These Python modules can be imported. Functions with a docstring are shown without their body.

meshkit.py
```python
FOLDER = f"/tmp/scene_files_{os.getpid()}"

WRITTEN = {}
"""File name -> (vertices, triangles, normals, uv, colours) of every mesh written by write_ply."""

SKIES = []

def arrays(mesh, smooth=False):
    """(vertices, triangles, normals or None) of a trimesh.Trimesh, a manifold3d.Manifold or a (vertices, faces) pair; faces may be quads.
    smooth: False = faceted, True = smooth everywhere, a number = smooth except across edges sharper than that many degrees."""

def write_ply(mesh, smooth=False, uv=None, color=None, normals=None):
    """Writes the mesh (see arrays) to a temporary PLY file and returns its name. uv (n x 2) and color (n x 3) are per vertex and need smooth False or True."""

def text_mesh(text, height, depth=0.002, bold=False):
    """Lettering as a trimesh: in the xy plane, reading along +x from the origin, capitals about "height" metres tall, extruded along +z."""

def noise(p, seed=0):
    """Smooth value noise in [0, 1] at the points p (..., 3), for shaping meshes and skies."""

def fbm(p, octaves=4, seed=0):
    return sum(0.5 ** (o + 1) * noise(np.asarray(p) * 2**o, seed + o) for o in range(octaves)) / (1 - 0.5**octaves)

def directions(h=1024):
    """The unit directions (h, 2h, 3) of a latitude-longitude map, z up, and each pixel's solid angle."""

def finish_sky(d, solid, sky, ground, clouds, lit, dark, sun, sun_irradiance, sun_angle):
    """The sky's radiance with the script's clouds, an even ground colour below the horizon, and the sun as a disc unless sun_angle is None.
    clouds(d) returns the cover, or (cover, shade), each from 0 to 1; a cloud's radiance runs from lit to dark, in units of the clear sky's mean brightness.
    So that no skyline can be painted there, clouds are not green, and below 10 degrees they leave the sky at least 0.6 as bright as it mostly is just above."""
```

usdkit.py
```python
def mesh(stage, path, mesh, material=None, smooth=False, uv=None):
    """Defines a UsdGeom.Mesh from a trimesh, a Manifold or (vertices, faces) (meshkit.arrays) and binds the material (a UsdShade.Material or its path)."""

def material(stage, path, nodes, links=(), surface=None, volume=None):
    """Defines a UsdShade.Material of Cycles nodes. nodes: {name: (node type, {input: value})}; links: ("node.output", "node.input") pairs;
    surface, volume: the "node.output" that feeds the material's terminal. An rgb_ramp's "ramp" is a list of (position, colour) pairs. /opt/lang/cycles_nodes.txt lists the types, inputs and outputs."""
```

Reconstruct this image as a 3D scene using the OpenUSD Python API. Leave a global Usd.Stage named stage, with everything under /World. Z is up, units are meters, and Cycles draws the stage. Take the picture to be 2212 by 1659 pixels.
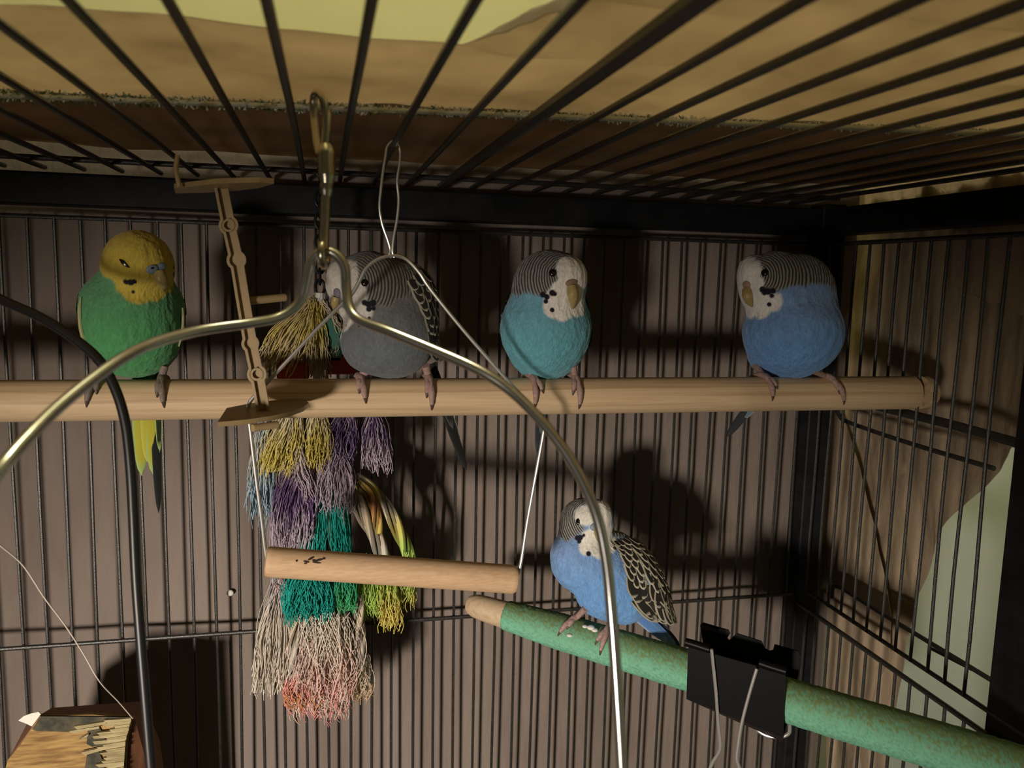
import math, random
import numpy as np, trimesh, usdkit, meshkit
import shapely.geometry as sg
from shapely.ops import unary_union
from pxr import Usd, UsdGeom, UsdLux, UsdShade, Gf, Sdf, Vt

stage = Usd.Stage.CreateInMemory()
UsdGeom.SetStageUpAxis(stage, 'Z')
UsdGeom.SetStageMetersPerUnit(stage, 1.0)
UsdGeom.Xform.Define(stage, '/World')
V = lambda *a: np.array(a, float)
rnd = random.Random(7)
rng = np.random.default_rng(7)

# ------------------------------------------------------------------ camera, solved from the vanishing points of the cage
W, H, CX, CY = 2212, 1659, 1106.0, 829.5
VX, VY = V(8800, 785), V(700, 587)
F = math.sqrt(-float((VX - [CX, CY]) @ (VY - [CX, CY])))
ax_ = V(VX[0] - CX, VX[1] - CY, F); ax_ /= np.linalg.norm(ax_)
ay_ = V(VY[0] - CX, VY[1] - CY, F); ay_ /= np.linalg.norm(ay_)
R = np.array([ax_, ay_, np.cross(ax_, ay_)])       # world = R @ camera (x right, y down, z forward)
EYE = V(0, 0, 1.40)
cam = UsdGeom.Camera.Define(stage, '/World/camera')
cam.CreateFocalLengthAttr(28.0)
cam.CreateHorizontalApertureAttr(28.0 * W / F)
cam.CreateFStopAttr(28.0 / 2.0)
cam.CreateFocusDistanceAttr(0.53)
cam.CreateClippingRangeAttr((0.02, 100.0))
cam.CreateExposureAttr(0.0)
m = np.eye(4); m[0, :3], m[1, :3], m[2, :3], m[3, :3] = R[:, 0], -R[:, 1], -R[:, 2], EYE
cam.AddTransformOp().Set(Gf.Matrix4d(*m.ravel().tolist()))


def look_at(prim, pos, target):
    z = np.asarray(pos, float) - np.asarray(target, float); z /= np.linalg.norm(z)
    x = np.cross([0, 0, 1.0], z); x /= np.linalg.norm(x)
    mm = np.eye(4); mm[0, :3], mm[1, :3], mm[2, :3], mm[3, :3] = x, np.cross(z, x), z, pos
    prim.AddTransformOp().Set(Gf.Matrix4d(*mm.ravel().tolist()))


# a shaded reading lamp low on the left in front of the cage (its shade cuts the beam off softly upwards)
lamp = UsdLux.SphereLight.Define(stage, '/World/reading_lamp_light')
lamp.CreateRadiusAttr(0.062); lamp.CreateIntensityAttr(440.0); lamp.CreateExposureAttr(0.0)
lamp.CreateColorAttr(Gf.Vec3f(1.0, 0.88, 0.74))
sh = UsdLux.ShapingAPI.Apply(lamp.GetPrim()); sh.CreateShapingConeAngleAttr(29.0); sh.CreateShapingConeSoftnessAttr(1.0)
look_at(lamp, V(-0.50, -0.49, 1.166), V(0.02, 0.55, 1.166 - 0.232))
# the room's ceiling lamp, above the paper-covered roof of the cage
room = UsdLux.SphereLight.Define(stage, '/World/room_lamp_light')
room.CreateRadiusAttr(0.08); room.CreateIntensityAttr(54.0)
room.CreateColorAttr(Gf.Vec3f(1.0, 0.92, 0.66))
room.AddTranslateOp().Set(Gf.Vec3d(0.0, 0.34, 2.30))
dome = UsdLux.DomeLight.Define(stage, '/World/sky_light')
dome.CreateIntensityAttr(0.012); dome.CreateColorAttr(Gf.Vec3f(1.0, 0.86, 0.66))


# ------------------------------------------------------------------ helpers
def ray(px, py):
    return R @ V((px - CX) / F, (py - CY) / F, 1.0)


def atY(px, py, y):
    d = ray(px, py); return EYE + d * (y / d[1])


def atX(px, py, x):
    d = ray(px, py); return EYE + d * (x / d[0])


def atZ(px, py, z):
    d = ray(px, py); return EYE + d * ((z - EYE[2]) / d[2])


def atD(px, py, dep):
    return EYE + ray(px, py) * dep


def depth(p):
    return float((R.T @ (np.asarray(p) - EYE))[2])


def mat(name, nodes, links=(), surface='p.BSDF'):
    return usdkit.material(stage, '/World/Looks/' + name, nodes, links, surface=surface)


def plain(name, col, rough=0.5, **kw):
    return mat(name, {'p': ('principled_bsdf', dict(base_color=col, roughness=rough, **kw))})


def noisy(name, c0, c1, scale=(1, 1, 1), noise=20.0, rough=0.7, bump=0.0, bscale=200.0, bdist=0.001, detail=4.0, lo=0.35, hi=0.65, **kw):
    n = {'g': ('geometry', {}), 'm': ('mapping', dict(scale=scale)), 'n': ('noise_texture', dict(scale=noise, detail=detail, roughness=0.6)),
         'r': ('rgb_ramp', dict(ramp=[(lo, c0), (hi, c1)])), 'p': ('principled_bsdf', dict(roughness=rough, **kw))}
    l = [('g.position', 'm.vector'), ('m.vector', 'n.vector'), ('n.fac', 'r.fac'), ('r.color', 'p.base_color')]
    if bump:
        n['bn'] = ('noise_texture', dict(scale=bscale, detail=3.0))
        n['b'] = ('bump', dict(strength=bump, distance=bdist))
        l += [('m.vector', 'bn.vector'), ('bn.fac', 'b.height'), ('b.normal', 'p.normal')]
    return mat(name, n, l)


def vcol(name, rough=0.8, bump=0.0, bscale=900.0, bdist=0.0006, stripes=False, **kw):
    n = {'a': ('attribute', dict(attribute='col')), 'p': ('principled_bsdf', dict(roughness=rough, **kw))}
    l = []
    src = 'a.color'
    if stripes:
        n.update({'d': ('attribute', dict(attribute='dat')), 's': ('separate_color', {}), 'k': ('math', dict(math_type='multiply', value2=2 * math.pi)),
                  'sn': ('math', dict(math_type='sine')), 'mr': ('map_range', dict(from_min=-0.45, from_max=0.35, to_min=0.0, to_max=1.0, clamp=True)),
                  'mm': ('math', dict(math_type='multiply')), 'st': ('attribute', dict(attribute='dark')), 'mx': ('mix', dict(mix_type='mix'))})
        l += [('d.color', 's.color'), ('s.r', 'k.value1'), ('k.value', 'sn.value1'), ('sn.value', 'mr.value'), ('mr.result', 'mm.value1'), ('s.g', 'mm.value2'),
              ('mm.value', 'mx.fac'), ('a.color', 'mx.color1'), ('st.color', 'mx.color2')]
        src = 'mx.color'
    if bump:
        n.update({'g': ('geometry', {}), 'mp': ('mapping', dict(scale=(1.0, 1.0, 0.45))), 'bn': ('noise_texture', dict(scale=bscale, detail=3.0)), 'b': ('bump', dict(strength=bump, distance=bdist)),
                  'h': ('mix', dict(mix_type='multiply', fac=0.55)), 'nr': ('rgb_ramp', dict(ramp=[(0.25, (0.62, 0.62, 0.62)), (0.7, (1.12, 1.12, 1.12))]))})
        l += [('g.position', 'mp.vector'), ('mp.vector', 'bn.vector'), ('bn.fac', 'b.height'), ('b.normal', 'p.normal'), ('bn.fac', 'nr.fac'), (src, 'h.color1'), ('nr.color', 'h.color2')]
        src = 'h.color'
    l.append((src, 'p.base_color'))
    return mat(name, n, l)


used = {}


def numbered(path):
    k = used.get(path, -1) + 1; used[path] = k
    return path if k == 0 else '%s_%03d' % (path, k)


def tag(p, label=None, cat=None, group=None, kind=None):
    for k, v in (('label', label), ('category', cat), ('group', group), ('kind', kind)):
        if v: p.SetCustomDataByKey(k, v)


BASE = {}


def thing(name, base, label, cat, group=None, kind=None):
    path = numbered('/World/' + name)
    x = UsdGeom.Xform.Define(stage, path); x.AddTranslateOp().Set(Gf.Vec3d(*map(float, base)))
    tag(x.GetPrim(), label, cat, group, kind); BASE[path] = np.asarray(base, float)
    return path


def obj(name, mesh, material, parent=None, smooth=35, label=None, cat=None, group=None, kind=None, col=None, extra=None):
    """one Mesh prim under parent (a path) or /World; mesh in world coordinates"""
    if parent is None:
        path = numbered('/World/' + name); base = np.zeros(3)
    else:
        path = numbered(parent + '/' + name); base = BASE[parent]
    BASE[path] = base
    v, f, n = meshkit.arrays(mesh, True if col is not None else smooth)
    g = UsdGeom.Mesh.Define(stage, path)
    g.CreatePointsAttr(Vt.Vec3fArray.FromNumpy((v - base).astype(np.float32)))
    g.CreateFaceVertexCountsAttr(Vt.IntArray.FromNumpy(np.full(len(f), 3, np.int32)))
    g.CreateFaceVertexIndicesAttr(Vt.IntArray.FromNumpy(f.astype(np.int32).ravel()))
    g.CreateSubdivisionSchemeAttr('none')
    if n is not None:
        g.CreateNormalsAttr(Vt.Vec3fArray.FromNumpy(n.astype(np.float32))); g.SetNormalsInterpolation('vertex')
    api = UsdGeom.PrimvarsAPI(g)
    if col is not None:
        api.CreatePrimvar('col', Sdf.ValueTypeNames.Color3fArray, 'vertex').Set(Vt.Vec3fArray.FromNumpy(np.clip(col, 0, 1).astype(np.float32)))
    for k, a in (extra or {}).items():
        api.CreatePrimvar(k, Sdf.ValueTypeNames.Color3fArray, 'vertex').Set(Vt.Vec3fArray.FromNumpy(np.asarray(a, np.float32)))
    UsdShade.MaterialBindingAPI.Apply(g.GetPrim()).Bind(material)
    tag(g.GetPrim(), label, cat, group, kind)
    return path


def spline(pts, n=40):
    """Catmull-Rom through pts, n samples, roughly even"""
    p = np.asarray(pts, float)
    if len(p) < 3:
        return p[0] + (p[-1] - p[0]) * np.linspace(0, 1, n)[:, None]
    e = np.vstack([2 * p[0] - p[1], p, 2 * p[-1] - p[-2]])
    seg = np.linalg.norm(np.diff(p, axis=0), axis=1); s = np.r_[0, np.cumsum(seg)]
    out = []
    for t in np.linspace(0, s[-1], n):
        i = min(max(np.searchsorted(s, t, 'right') - 1, 0), len(p) - 2)
        u = (t - s[i]) / max(seg[i], 1e-12)
        a, b, c, d = e[i:i + 4]
        out.append(0.5 * (2 * b + (c - a) * u + (2 * a - 5 * b + 4 * c - d) * u * u + (3 * b - a - 3 * c + d) * u ** 3))
    return np.array(out)


def tube(p, r, sides=8, cap=True, flat=None):
    """swept tube; r scalar or per point; flat = (direction, factor) squashes the section"""
    p = np.asarray(p, float); n = len(p)
    r = np.broadcast_to(np.asarray(r, float), (n,))
    t = np.gradient(p, axis=0); t /= np.linalg.norm(t, axis=1, keepdims=True) + 1e-12
    a = np.zeros_like(p)
    ref = V(0, 0, 1) if abs(t[0][2]) < 0.9 else V(1, 0, 0)
    cur = np.cross(t[0], ref); cur /= np.linalg.norm(cur)
    for i in range(n):
        cur = cur - t[i] * (cur @ t[i]); cur /= np.linalg.norm(cur) + 1e-12; a[i] = cur
    b = np.cross(t, a)
    ang = np.arange(sides) * 2 * np.pi / sides
    off = np.cos(ang)[None, :, None] * a[:, None] + np.sin(ang)[None, :, None] * b[:, None]
    if flat is not None:
        d = np.asarray(flat[0], float); d = d / np.linalg.norm(d)
        off = off - (off @ d)[..., None] * d * (1 - flat[1])
    v = (p[:, None] + r[:, None, None] * off).reshape(-1, 3)
    i, j = np.meshgrid(np.arange(n - 1), np.arange(sides), indexing='ij')
    q = np.stack([i * sides + j, i * sides + (j + 1) % sides, (i + 1) * sides + (j + 1) % sides, (i + 1) * sides + j], -1).reshape(-1, 4)
    f = np.vstack([q[:, [0, 1, 2]], q[:, [0, 2, 3]]])
    if cap:
        k = len(v); v = np.vstack([v, p[0], p[-1]]); jj = np.arange(sides)
        f = np.vstack([f, np.stack([np.full(sides, k), (jj + 1) % sides, jj], 1), np.stack([np.full(sides, k + 1), (n - 1) * sides + jj, (n - 1) * sides + (jj + 1) % sides], 1)])
    return v, f


def rod(a, b, r, sides=10, n=2):
    return tube(np.asarray(a) + (np.asarray(b) - np.asarray(a)) * np.linspace(0, 1, n)[:, None], r, sides)


def round_rod(a, b, r, bev, sides=28, n=24):
    """a dowel with eased ends"""
    a, b = np.asarray(a, float), np.asarray(b, float); L = np.linalg.norm(b - a)
    s = np.r_[0, bev * 0.3, bev, np.linspace(bev * 1.6, L - bev * 1.6, n), L - bev, L - bev * 0.3, L]
    e = np.minimum(s, L - s)
    rr = r - bev * (1 - np.sqrt(np.clip(1 - (1 - np.clip(e / bev, 0, 1)) ** 2, 0, 1)))
    return tube(a + (b - a) / L * s[:, None], rr, sides)


def join(ms):
    vs, fs, k = [], [], 0
    for v, f in ms:
        vs.append(np.asarray(v)); fs.append(np.asarray(f) + k); k += len(v)
    return np.vstack(vs), np.vstack(fs)


def box(lo, hi):
    b = trimesh.creation.box(bounds=[np.minimum(lo, hi), np.maximum(lo, hi)])
    return np.array(b.vertices), np.array(b.faces)


def bevel_box(lo, hi, r):
    import manifold3d as m3
    lo, hi = np.minimum(lo, hi), np.maximum(lo, hi)
    s = m3.Manifold.sphere(r, 8)
    ps = [s.translate([x, y, z]) for x in (lo[0] + r, hi[0] - r) for y in (lo[1] + r, hi[1] - r) for z in (lo[2] + r, hi[2] - r)]
    mm = m3.Manifold.batch_hull(ps).to_mesh()
    return np.array(mm.vert_properties[:, :3]), np.array(mm.tri_verts)


def ball(c, r, sub=2):
    s = trimesh.creation.icosphere(sub)
    return np.array(s.vertices) * np.asarray(r) + np.asarray(c), np.array(s.faces)


def sheet(P, th):
    """a thin solid from a grid of points P (nu, nv, 3)"""
    nu, nv = P.shape[:2]
    du, dv = np.gradient(P, axis=0), np.gradient(P, axis=1)
    n = np.cross(du, dv); n /= np.linalg.norm(n, axis=2, keepdims=True) + 1e-12
    v = np.vstack([(P + n * th / 2).reshape(-1, 3), (P - n * th / 2).reshape(-1, 3)])
    i, j = np.meshgrid(np.arange(nu - 1), np.arange(nv - 1), indexing='ij')
    a, b, c, d = (i * nv + j).ravel(), ((i + 1) * nv + j).ravel(), ((i + 1) * nv + j + 1).ravel(), (i * nv + j + 1).ravel()
    f = [np.stack([a, b, c], 1), np.stack([a, c, d], 1)]
    N = nu * nv
    f += [np.stack([a + N, c + N, b + N], 1), np.stack([a + N, d + N, c + N], 1)]
    ring = np.r_[np.arange(nv) , np.arange(1, nu) * nv + nv - 1, (nu - 1) * nv + np.arange(nv - 2, -1, -1), np.arange(nu - 2, 0, -1) * nv]
    r2 = np.roll(ring, -1)
    f += [np.stack([ring, r2 + N, r2], 1), np.stack([ring, ring + N, r2 + N], 1)]
    f = np.vstack(f)
    return v, f


def extrude_at(poly, to3d, off, th):
    """a shapely polygon in pixel-like 2D units, mapped to 3D by to3d, thickened by th along off"""
    ms = []
    for g in getattr(poly, 'geoms', [poly]):
        if g.is_empty or g.area < 1e-9: continue
        t = trimesh.creation.extrude_polygon(g, 1.0, engine='earcut')
        p = np.array([to3d(x, y) for x, y in t.vertices[:, :2]]) + np.outer(t.vertices[:, 2] - 0.5, np.asarray(off) * th)
        f = np.array(t.faces)
        if trimesh.Trimesh(p, f, process=False).volume < 0: f = f[:, ::-1]
        ms.append((p, f))
    return join(ms)


def grid_noise(x, y, z=0.0, seed=0, oct=3):
    return meshkit.fbm(np.stack(np.broadcast_arrays(x, y, z), -1), oct, seed) - 0.5


# ------------------------------------------------------------------ materials
M_wire = noisy('black_wire', (0.014, 0.014, 0.014), (0.045, 0.043, 0.040), noise=900, rough=0.32, bump=0.5, bscale=1500, bdist=0.0004, specular_ior_level=0.6)
M_post = noisy('black_post', (0.008, 0.009, 0.011), (0.016, 0.017, 0.020), noise=60, rough=0.5, bump=0.2, bscale=900, bdist=0.0003, specular_ior_level=0.18)
M_chrome = plain('chrome_wire', (0.66, 0.65, 0.63), 0.30, metallic=0.72)
M_silver = plain('silver_wire', (0.62, 0.61, 0.59), 0.21, metallic=0.92)
M_nickel = plain('nickel', (0.60, 0.55, 0.44), 0.24, metallic=1.0)
M_darkmetal = plain('dark_chain', (0.05, 0.05, 0.055), 0.25, metallic=0.8)
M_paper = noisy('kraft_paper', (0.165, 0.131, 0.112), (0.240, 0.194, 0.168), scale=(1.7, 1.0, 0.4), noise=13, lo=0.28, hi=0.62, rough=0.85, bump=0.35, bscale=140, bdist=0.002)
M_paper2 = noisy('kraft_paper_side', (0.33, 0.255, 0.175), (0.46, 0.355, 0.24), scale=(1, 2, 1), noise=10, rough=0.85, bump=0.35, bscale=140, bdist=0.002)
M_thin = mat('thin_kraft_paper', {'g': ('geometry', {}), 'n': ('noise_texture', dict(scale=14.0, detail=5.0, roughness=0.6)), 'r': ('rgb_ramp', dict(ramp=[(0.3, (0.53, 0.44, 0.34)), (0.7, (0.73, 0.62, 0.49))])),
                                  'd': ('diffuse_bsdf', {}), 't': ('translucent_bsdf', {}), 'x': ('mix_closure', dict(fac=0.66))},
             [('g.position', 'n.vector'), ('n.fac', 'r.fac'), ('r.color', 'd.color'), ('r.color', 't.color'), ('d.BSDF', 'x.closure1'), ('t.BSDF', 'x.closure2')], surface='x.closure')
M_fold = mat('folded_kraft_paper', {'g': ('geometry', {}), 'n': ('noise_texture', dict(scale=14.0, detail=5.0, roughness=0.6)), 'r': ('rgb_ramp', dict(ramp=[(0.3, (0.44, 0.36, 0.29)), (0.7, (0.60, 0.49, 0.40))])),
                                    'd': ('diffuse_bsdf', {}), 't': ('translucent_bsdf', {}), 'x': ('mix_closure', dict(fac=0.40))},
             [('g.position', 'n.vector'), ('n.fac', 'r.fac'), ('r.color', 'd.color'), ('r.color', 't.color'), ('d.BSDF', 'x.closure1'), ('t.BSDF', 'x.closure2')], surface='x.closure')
M_yellow = noisy('yellow_wall', (0.76, 0.72, 0.40), (0.82, 0.78, 0.45), noise=6, rough=0.9, bump=0.2, bscale=120)
M_pale = noisy('pale_wall', (0.56, 0.64, 0.64), (0.62, 0.70, 0.70), noise=5, rough=0.9)
M_floor = noisy('floor_boards', (0.20, 0.13, 0.08), (0.30, 0.20, 0.12), scale=(1, 8, 1), noise=5, rough=0.6)
M_rubber = plain('black_rubber', (0.012, 0.012, 0.013), 0.38)
M_clip = plain('black_clip', (0.004, 0.004, 0.005), 0.4, specular_ior_level=0.12)
M_tan = noisy('tan_plastic', (0.36, 0.26, 0.13), (0.42, 0.30, 0.155), noise=80, rough=0.42)
M_dowel = noisy('swing_dowel', (0.52, 0.34, 0.20), (0.62, 0.42, 0.26), scale=(10, 60, 60), noise=14, rough=0.7, bump=0.1, bscale=60)
M_stain = plain('dark_stain', (0.03, 0.015, 0.012), 0.8)
M_white = plain('white_fluff', (0.75, 0.74, 0.68), 0.9)
M_green_pl = plain('green_plastic', (0.005, 0.11, 0.07), 0.45)
M_red_pl = plain('red_plastic', (0.42, 0.035, 0.02), 0.5)
M_eye = plain('bird_eye', (0.006, 0.005, 0.005), 0.22)
M_feather = vcol('plumage', 0.9, bump=0.55, stripes=True, sheen_weight=0.15, specular_ior_level=0.2)
M_blade = vcol('feather_vane', 0.65, specular_ior_level=0.3)
M_beak = noisy('beak_horn', (0.34, 0.26, 0.10), (0.44, 0.33, 0.14), noise=300, rough=0.45)
M_skin = noisy('foot_skin', (0.30, 0.19, 0.17), (0.42, 0.28, 0.25), noise=700, rough=0.6, bump=0.5, bscale=1300, bdist=0.0006)
M_skin2 = noisy('foot_skin_grey', (0.17, 0.13, 0.11), (0.24, 0.19, 0.16), noise=700, rough=0.6, bump=0.5, bscale=1300, bdist=0.0006)
M_claw = plain('claw', (0.09, 0.06, 0.05), 0.4)
M_rope = vcol('cotton_rope', 0.95, specular_ior_level=0.1)
M_tinsel = vcol('tinsel', 0.35, specular_ior_level=0.6)
M_string = plain('white_string', (0.70, 0.62, 0.54), 0.8)


def wood(name, c0, c1, c2, scale, bump=0.12):
    return mat(name, {'g': ('geometry', {}), 'm': ('mapping', dict(scale=scale)), 'n': ('noise_texture', dict(scale=4.0, detail=5.0, roughness=0.55, distortion=0.6)),
                      'r': ('rgb_ramp', dict(ramp=[(0.30, c0), (0.46, c1), (0.56, c2), (0.62, c1), (0.75, c2)])), 'b': ('bump', dict(strength=bump, distance=0.0005)),
                      'p': ('principled_bsdf', dict(roughness=0.6))},
               [('g.position', 'm.vector'), ('m.vector', 'n.vector'), ('n.fac', 'r.fac'), ('r.color', 'p.base_color'), ('n.fac', 'b.height'), ('b.normal', 'p.normal')])


M_perch = wood('perch_wood', (0.43, 0.285, 0.155), (0.60, 0.43, 0.26), (0.67, 0.495, 0.315), (1.2, 55, 55))
M_tip = wood('tip_wood', (0.40, 0.28, 0.18), (0.50, 0.37, 0.24), (0.56, 0.42, 0.28), (6, 40, 40))

# ------------------------------------------------------------------ room shell
WY, WX = 1.25, 0.85


def slab(name, lo, hi, mm):
    obj(name, box(V(*lo), V(*hi)), mm, smooth=False, kind='structure')


slab('wall_back', (-2.6, WY, 0), (WX + 0.1, WY + 0.1, 2.5), M_yellow)
slab('wall_right', (WX, -2.4, 0), (WX + 0.1, WY, 2.5), M_pale)
slab('floor', (-2.6, -2.4, -0.1), (WX + 0.1, WY + 0.1, 0), M_floor)
slab('ceiling', (-2.6, -2.4, 2.5), (WX + 0.1, WY + 0.1, 2.6), M_yellow)

# ------------------------------------------------------------------ the cage
YB, XR, XL, YF = 0.62, 0.407, -0.47, 0.06          # back wall, right wall, left wall, front
ZR = 1.466                                          # roof bars
ZT = 1.4324                                         # top wire of the wall grids
ZH = 1.40 - 0.272                                   # horizontal wire
TB = 0.022                                          # square tube
SP = 0.01645
cage = thing('bird_cage', (XL, YF, 0.0), 'tall black metal bird cage of thin upright wires around all the budgies', 'cage')


def post(x0, y0, x1, y1, z0=0.0, z1=ZR, lab=None):
    obj('corner_post', bevel_box(V(x0, y0, z0), V(x1, y1, z1), 0.002), M_post, cage, label=lab)


post(XR - 0.004, YB - 0.006, XR + 0.019, YB + 0.0155)
post(XR + 0.002, 0.372, XR + 0.024, 0.408)
post(XL - 0.02, YB - 0.006, XL, YB + 0.016)
post(XL - 0.02, YF - 0.02, XL, YF)
post(XR, YF - 0.02, XR + 0.022, YF)
for lo, hi in (((XL, YB - 0.004, ZR - 0.026), (XR, YB + 0.015, ZR - 0.004)), ((XR, YF, ZR - 0.026), (XR + 0.02, YB, ZR - 0.004)),
               ((XL - 0.02, YF, ZR - 0.026), (XL, YB, ZR - 0.004)), ((XL, YF - 0.02, ZR - 0.026), (XR, YF, ZR - 0.004)),
               ((XL, YB - 0.004, 0.72), (XR, YB + 0.015, 0.742)), ((XR, YF, 0.72), (XR + 0.02, YB, 0.742)), ((XL, YF - 0.02, 0.72), (XR, YF, 0.742)), ((XL - 0.02, YF, 0.72), (XL, YB, 0.742))):
    obj('frame_rail', bevel_box(V(*lo), V(*hi), 0.002), M_post, cage)
obj('base_tray', bevel_box(V(XL, YF, 0.70), V(XR, YB, 0.716), 0.003), M_post, cage)


def bowed(a, b, r, amp, seed, n=9):
    a, b = np.asarray(a, float), np.asarray(b, float)
    t = np.linspace(0, 1, n)[:, None]
    g = np.random.default_rng(seed); ph = g.uniform(0, 6.28, 2)
    off = np.concatenate([np.sin(t * 7 + ph[0]), np.sin(t * 6 + ph[1]), 0 * t], 1) * amp
    return tube(a + (b - a) * t + off, r, 7)


back = obj('back_grid', rod((XL, YB + 0.0005, ZT), (XR, YB + 0.0005, ZT), 0.0016), M_wire, cage)
for z_ in (ZH, 0.745):
    obj('cross_wire', rod((XL, YB - 0.0024, z_), (XR, YB - 0.0024, z_), 0.0016), M_wire, back)
# the cross wire marks the grid; each upright is a piece of its own
X0 = float(atY(28, 1000, YB)[0])
k0 = int(math.floor((XL - X0) / SP)) + 1
for k in range(k0, 60):
    x = X0 + k * SP
    if x > XR - 0.008: break
    obj('upright_wire', bowed((x, YB, 0.742), (x, YB, ZT), 0.00118, 0.0007, 100 + k), M_wire, back)
ZS = 1.40 - 0.2795
side = obj('side_grid', rod((XR, 0.395, ZT), (XR, YB, ZT), 0.0018), M_wire, cage)
for p_, q_, r_ in (((XR + 0.003, YF, ZS + 0.013), (XR + 0.003, YB - 0.01, ZS + 0.013), 0.0017), ((XR - 0.001, YF, ZS), (XR - 0.001, YB, ZS), 0.002), ((XR, YF, 0.745), (XR, YB, 0.745), 0.0018)):
    obj('cross_wire', rod(p_, q_, r_), M_wire, side)
k = 0
y = 0.6058
while y > YF + 0.01:
    if not 0.364 < y < 0.416:
        obj('upright_wire', bowed((XR, y, ZS + 0.014), (XR, y, ZT), 0.00122, 0.0006, 300 + k), M_wire, side)
        obj('upright_wire', bowed((XR - 0.001, y - 0.0035, 0.742), (XR - 0.001, y - 0.0035, ZS), 0.00122, 0.0004, 400 + k), M_wire, side)
    y -= SP; k += 1
left = obj('side_grid', rod((XL, YF, ZT), (XL, YB, ZT), 0.0018), M_wire, cage)
obj('cross_wire', rod((XL - 0.002, YF, ZH), (XL - 0.002, YB, ZH), 0.0018), M_wire, left)
for k in range(1, 33):
    obj('upright_wire', rod((XL, YB - 0.008 - k * SP, 0.742), (XL, YB - 0.008 - k * SP, ZT), 0.0015, 7), M_wire, left)
# feeder-door wires outside the right side
obj('door_rail', tube([atX(1895, 878, XR + 0.012), atX(2050, 916, XR + 0.012), atX(2200, 958, XR + 0.012)], 0.0034, 8), M_wire, cage)
obj('door_wire', tube(spline([atX(1806, 880, XR + 0.02), atX(1816, 902, XR + 0.02), atX(1840, 915, XR + 0.02), atX(1960, 956, XR + 0.016), atX(2147, 1012, XR + 0.014)], 30), 0.0018, 8), M_wire, cage)
obj('door_wire', tube(spline([atX(1797, 1292, XR + 0.012), atX(1799, 1272, XR + 0.012), atX(1812, 1268, XR + 0.012), atX(1900, 1322, XR + 0.012), atX(2145, 1471, XR + 0.012)], 30), 0.0017, 8), M_wire, cage)
obj('door_wire', rod(atX(2008, 1399, XR + 0.02), atX(2100, 1446, XR + 0.02), 0.0013), M_wire, cage)
# roof
roof = obj('roof_grid', rod((XL, 0.600, ZR + 0.003), (XR, 0.600, ZR + 0.003), 0.0019), M_wire, cage)
obj('cross_wire', rod((XL, 0.12, ZR + 0.003), (XR, 0.12, ZR + 0.003), 0.0019), M_wire, roof)
for k in range(-20, 17):
    x = -0.0132 + 0.0246 * k
    if XL + 0.005 < x < XR - 0.004 and k != 4:
        obj('roof_wire', bowed((x, YF - 0.01, ZR), (x, YB + 0.01, ZR), 0.00165, 0.0004, 500 + k), M_wire, roof)
obj('roof_brace', bowed((0.0865, YF - 0.01, ZR), (0.0865, YB + 0.01, ZR), 0.0031, 0.0003, 77), M_wire, roof)

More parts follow.
